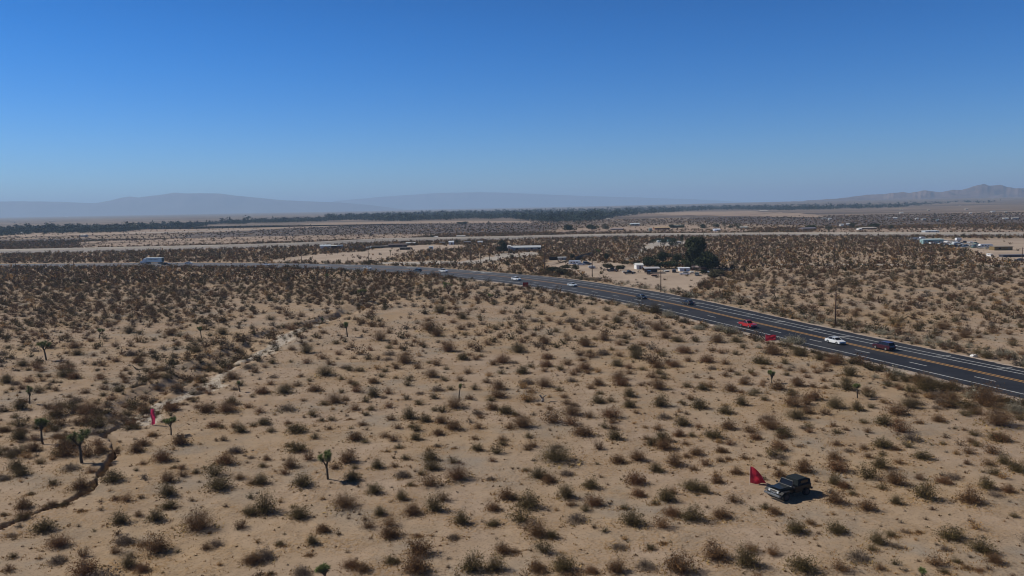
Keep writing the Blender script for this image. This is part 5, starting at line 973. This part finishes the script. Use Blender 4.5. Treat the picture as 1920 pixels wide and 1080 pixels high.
# windbreak screens in the yard
for pts, lab in (([(1079, 488), (1095, 482.5), (1110, 478.5)], 'long black shade cloth screen running behind the camper'), ([(1030, 488.5), (1046, 487.5)], 'short black screen left of the grey container')):
    Q_ = at([p[0] for p in pts], [p[1] for p in pts]); b = MB()
    for a, c__ in zip(Q_[:-1], Q_[1:]):
        m_ = (a + c__) / 2; d = c__ - a; b.box((m_[0], m_[1], 1.0), (np.linalg.norm(d), .1, 2.0), math.atan2(d[1], d[0]))
    tag(b.build('shade_screen', M_BLACK), lab, 'screen')
# parked vehicles in the yard
gp = 'vehicles parked in the roadside yard'
car('sedan', 1284, 515.5, 2.9, WHT, 'white car parked in front of the pale blue mobile home', gp); car('sedan', 1307, 517, 1.3, (.20, .24, .25), 'grey green car parked under the grey tree', gp)
car('pickup', 1180, 514, .2, BLK, 'black pickup parked alone in the open yard', gp); car('pickup', 1148, 509, .1, (.05, .05, .06), 'dark pickup half hidden by green trees', gp)
car('sedan', 1089, 497.4, .1, WHT, 'white car parked against the camper', gp); car('sedan', 1264, 510.8, 1.4, BLK, 'black car parked left of the pale blue mobile home', gp); car('suv', 1218, 514.5, 1.2, (.03, .03, .035), 'black car parked under the carport', gp)
car('suv', 1101, 496.8, .1, (.05, .06, .08), 'dark car parked right of the white car by the camper', gp)
car('sedan', 660, 466, .3, (.35, .37, .40), 'grey car in the dirt lot compound, leftmost of three', gp); car('suv', 667, 465.6, .3, (.16, .22, .28), 'blue grey car in the dirt lot compound, middle of three', gp); car('pickup', 676, 465.2, .3, (.2, .28, .32), 'teal pickup in the dirt lot compound, rightmost of three', gp)
def camper(px, py, wpx, hpx, label, rot=0, group=None, color=WHT):
    m = mpp(px, py); L2 = wpx * m / 2; h_ = hpx * m; p = at1(px, py); t = thing('camper_trailer', label, 'camper', (p[0], p[1], 0), rot, group); b = MB()
    b.prism([(-L2, .6), (-L2, h_ * .82), (-L2 + .3, h_), (L2 - .7, h_), (L2, h_ * .7), (L2 - .3, .6)], -1.2, 1.2, 1); b.build('body', paint(color), t, bevel=.05)
    for x in (-L2 * .6, -L2 * .15, L2 * .3): MB().box((x, -1.21, h_ * .64), (L2 * .22, .04, h_ * .24)).build('window', M_GLASS, t)
    MB().box((L2 * .62, -1.21, h_ * .45), (.7, .04, h_ * .55)).build('door', wall((.5, .5, .52)), t); MB().box((0, -1.205, h_ * .34), (L2 * 1.7, .02, .25)).build('stripe', paint((.10, .16, .30)), t)
    for x in (-.5, .5):
        for s in (-1, 1):
            w_ = MB(); w_.prism([(x + .34 * math.cos(k * math.pi / 7), .34 + .34 * math.sin(k * math.pi / 7)) for k in range(14)], s * 1.05 - .1, s * 1.05 + .1, 1); w_.build('wheel', M_TYRE, t)
    MB().tube([(L2 - .3, 0, .55), (L2 + 1.1, 0, .5)], .05, 5).build('tow_bar', M_BLACK, t); return t
camper(1078, 497, 23, 8.5, 'white camper trailer with dark windows in the yard')
camper(1110, 503.5, 14, 5, 'pale flat boat like trailer beside the tall utility pole', 0, None, (.6, .58, .52))
gs = 'vehicles crowded in the salvage lot'
camper(1848, 465.5, 24, 8, 'large white motorhome at the right end of the salvage lot', -.05, gs)
camper(1797, 452, 10, 6, 'white camper at the top of the salvage lot', 0, gs); camper(1729, 448.5, 9, 4.5, 'white camper left of the teal trailer', 0, gs); camper(1792, 460.5, 13, 6, 'pale grey camper in the middle of the salvage lot', .1, gs, (.5, .55, .56)); camper(1748, 458.8, 10, 5, 'white camper in front of the teal trailer', 0, gs)
cols = [(BLK, 'black'), (WHT, 'white'), ((.28, .30, .32), 'grey'), ((.12, .20, .30), 'blue'), ((.40, .42, .44), 'silver'), ((.20, .04, .04), 'dark red'), ((.16, .24, .22), 'green grey'), ((.06, .06, .07), 'charcoal'), ((.45, .40, .32), 'tan')]
rr = np.random.default_rng(12); spots = []
for row, (xa, ya, xb, yb, n) in enumerate(((1702, 448.3, 1728, 450.2, 5), (1706, 450.2, 1736, 453.6, 6), (1768, 454.5, 1800, 456.6, 5), (1762, 458.6, 1838, 463.6, 10), (1772, 461.6, 1840, 466.2, 8), (1806, 455.8, 1832, 459, 4), (1846, 467.2, 1858, 467.8, 2))):
    for k in range(n):
        f_ = (k + .5) / n; c, cn = cols[int(rr.integers(len(cols)))] if rr.random() < .6 else cols[1]; kd = ['sedan', 'suv', 'pickup'][int(rr.integers(3))]
        rn = ['back', 'second back', 'upper middle', 'long middle', 'front', 'right upper', 'far right'][row]; on = ['first', 'second', 'third', 'fourth', 'fifth', 'sixth', 'seventh', 'eighth', 'ninth', 'tenth'][k]
        car(kd, xa + (xb - xa) * f_ + rr.uniform(-1, 1), ya + (yb - ya) * f_ + rr.uniform(-.3, .3), rr.uniform(0, 3.1), c, f"{cn} {kd if kd != 'suv' else 'wagon'} in the salvage lot, {on} from left in its {rn} row", gs, parts=False)
car('sedan', 1912, 490, 3.0, (.10, .12, .15), 'dark car parked at the right edge below the dark shed roof', gs)
# scattered far houses in and before the tree belt: small, one mesh each
fh = [(612, 409, 5), (700, 407, 4), (683, 401.5, 5), (770, 404, 4), (812, 411, 5), (835, 399, 5), (884, 402, 4), (925, 407, 6), (946, 399, 4), (975, 409, 5), (1005, 402, 4), (1032, 397, 5), (1040, 409, 6), (1062, 402, 4), (1088, 408, 6), (1102, 396, 4), (1126, 405, 5), (1140, 412, 6), (1163, 405.5, 7), (1180, 404, 6), (1210, 393, 5), (1232, 391, 4), (1284, 389, 5), (1320, 389, 6), (1356, 386.5, 12), (1380, 389, 5), (1405, 391, 4), (1462, 390, 5), (1490, 388, 6), (1507, 386, 5), (1536, 389.5, 5), (1563, 387, 5), (1588, 385, 4), (1622, 388, 5), (1660, 383.5, 6), (1690, 394, 4), (1705, 382, 5), (1714, 387.5, 5), (1735, 383, 7), (1741, 395, 5), (1775, 381, 6), (1800, 387, 5), (1812, 393, 6), (1838, 380, 8), (1862, 398, 8), (1885, 399, 5), (1545, 411.5, 8), (1556, 412, 6), (1666, 410, 6), (1678, 411, 7), (1695, 411.5, 5), (1719, 412, 6), (1732, 413, 8), (1757, 414, 5), (1885, 412, 9), (1903, 411.5, 11), (1690, 400, 6), (1820, 401, 5), (20, 437, 4), (70, 435.5, 4), (98, 415, 10), (24, 418, 8), (124, 407, 6), (1578, 424, 7), (1590, 423, 5), (860, 382.5, 8), (905, 384, 6), (1035, 380, 7)]
hd_ = {}; fh.sort()
OW = ['first','second','third','fourth','fifth','sixth','seventh','eighth','ninth','tenth','eleventh','twelfth','thirteenth','fourteenth','fifteenth','sixteenth','seventeenth','eighteenth','nineteenth','twentieth']
def ORDW(k): return OW[k - 1] if k <= 20 else 'twenty ' + OW[k - 21]
for k, (px, py, wp) in enumerate(fh):
    m = mpp(px, py); w = min(wp * m, 34); dpt = w * .5; hh = min(max(3.0, 1.5 * m), 7); c = [(.60, .60, .60), (.50, .46, .40), (.66, .66, .64), (.38, .36, .34)][k % 4]
    b = MB(); b.box((0, 0, hh * .36), (w, dpt, hh * .72)); b.prism([(-dpt / 2 - .4, hh * .7), (dpt / 2 + .4, hh * .7), (0, hh)], -w / 2 - .4, w / 2 + .4, 0); p = at1(px, py)
    zone = 'far left plain' if px < 500 else ('left part of the tree belt' if px < 860 else ('middle of the tree belt' if px < 1200 else ('right part of the tree belt' if py < 392 and px < 1640 else ('plain before the far hills' if py < 400 else 'scrub flat right of town'))))
    hd_[zone] = hd_.get(zone, 0) + 1; cn = ['white', 'tan', 'bright white', 'grey'][k % 4]
    tag(b.build('distant_house', wall(c), None, (p[0], p[1], 0), rr.uniform(-.4, .4)), f"tiny {cn} building, {ORDW(hd_[zone])} from left in the {zone}", 'house', 'tiny far buildings on the plain')
# low posts and roadside markers
for k, (px, py, h_, lab) in enumerate(((493, 493, 1.6, 'small dark marker post at the left end of the dirt lot verge'), (572, 493.4, 1.6, 'small marker post right of the pole on the dirt lot verge'), (652.5, 493.6, 3.4, 'slim signpost on the verge before the dirt lot'), (925.5, 508.2, 2.6, 'slim marker post on the far verge left of the bend'), (1647, 563, 1.3, 'tiny dark stake among the shrubs right of the tall pole'), (612.5, 480, 3.5, 'dark post standing left on the dirt lot'), (633, 477, 4.4, 'dark narrow snag standing on the dirt lot'))):
    p = at1(px, py); b = MB(); b.tube([(0, 0, -.2), (0, 0, h_)], .09, 6); b.box((0, -.1, h_ - .25), (.38, .05, .4)); tag(b.build('marker_post', M_POLE, None, (p[0], p[1], 0)), lab, 'post', 'slim posts beside the highway')

# ------------------------------------------------------------------ air: even, pale haze over the whole plain
hz, nt, N, L, P = nodes('haze'); N.remove(P); pv = N.new('ShaderNodeVolumePrincipled'); pv.inputs['Color'].default_value = (.49, .71, 1.0, 1); pv.inputs['Density'].default_value = HAZE; pv.inputs['Anisotropy'].default_value = .1
L.new(pv.outputs[0], N['Material Output'].inputs['Volume'])
b = MB(); b.add([[-68000, -68000, -8], [68000, -68000, -8], [68000, 68000, -8], [-68000, 68000, -8], [-68000, -68000, 500], [68000, -68000, 500], [68000, 68000, 500], [-68000, 68000, 500]], [[0, 3, 2, 1], [4, 5, 6, 7], [0, 1, 5, 4], [1, 2, 6, 5], [2, 3, 7, 6], [3, 0, 4, 7]])
tag(b.build('haze', hz), 'pale blue haze lying over the whole plain', 'haze', kind='stuff')
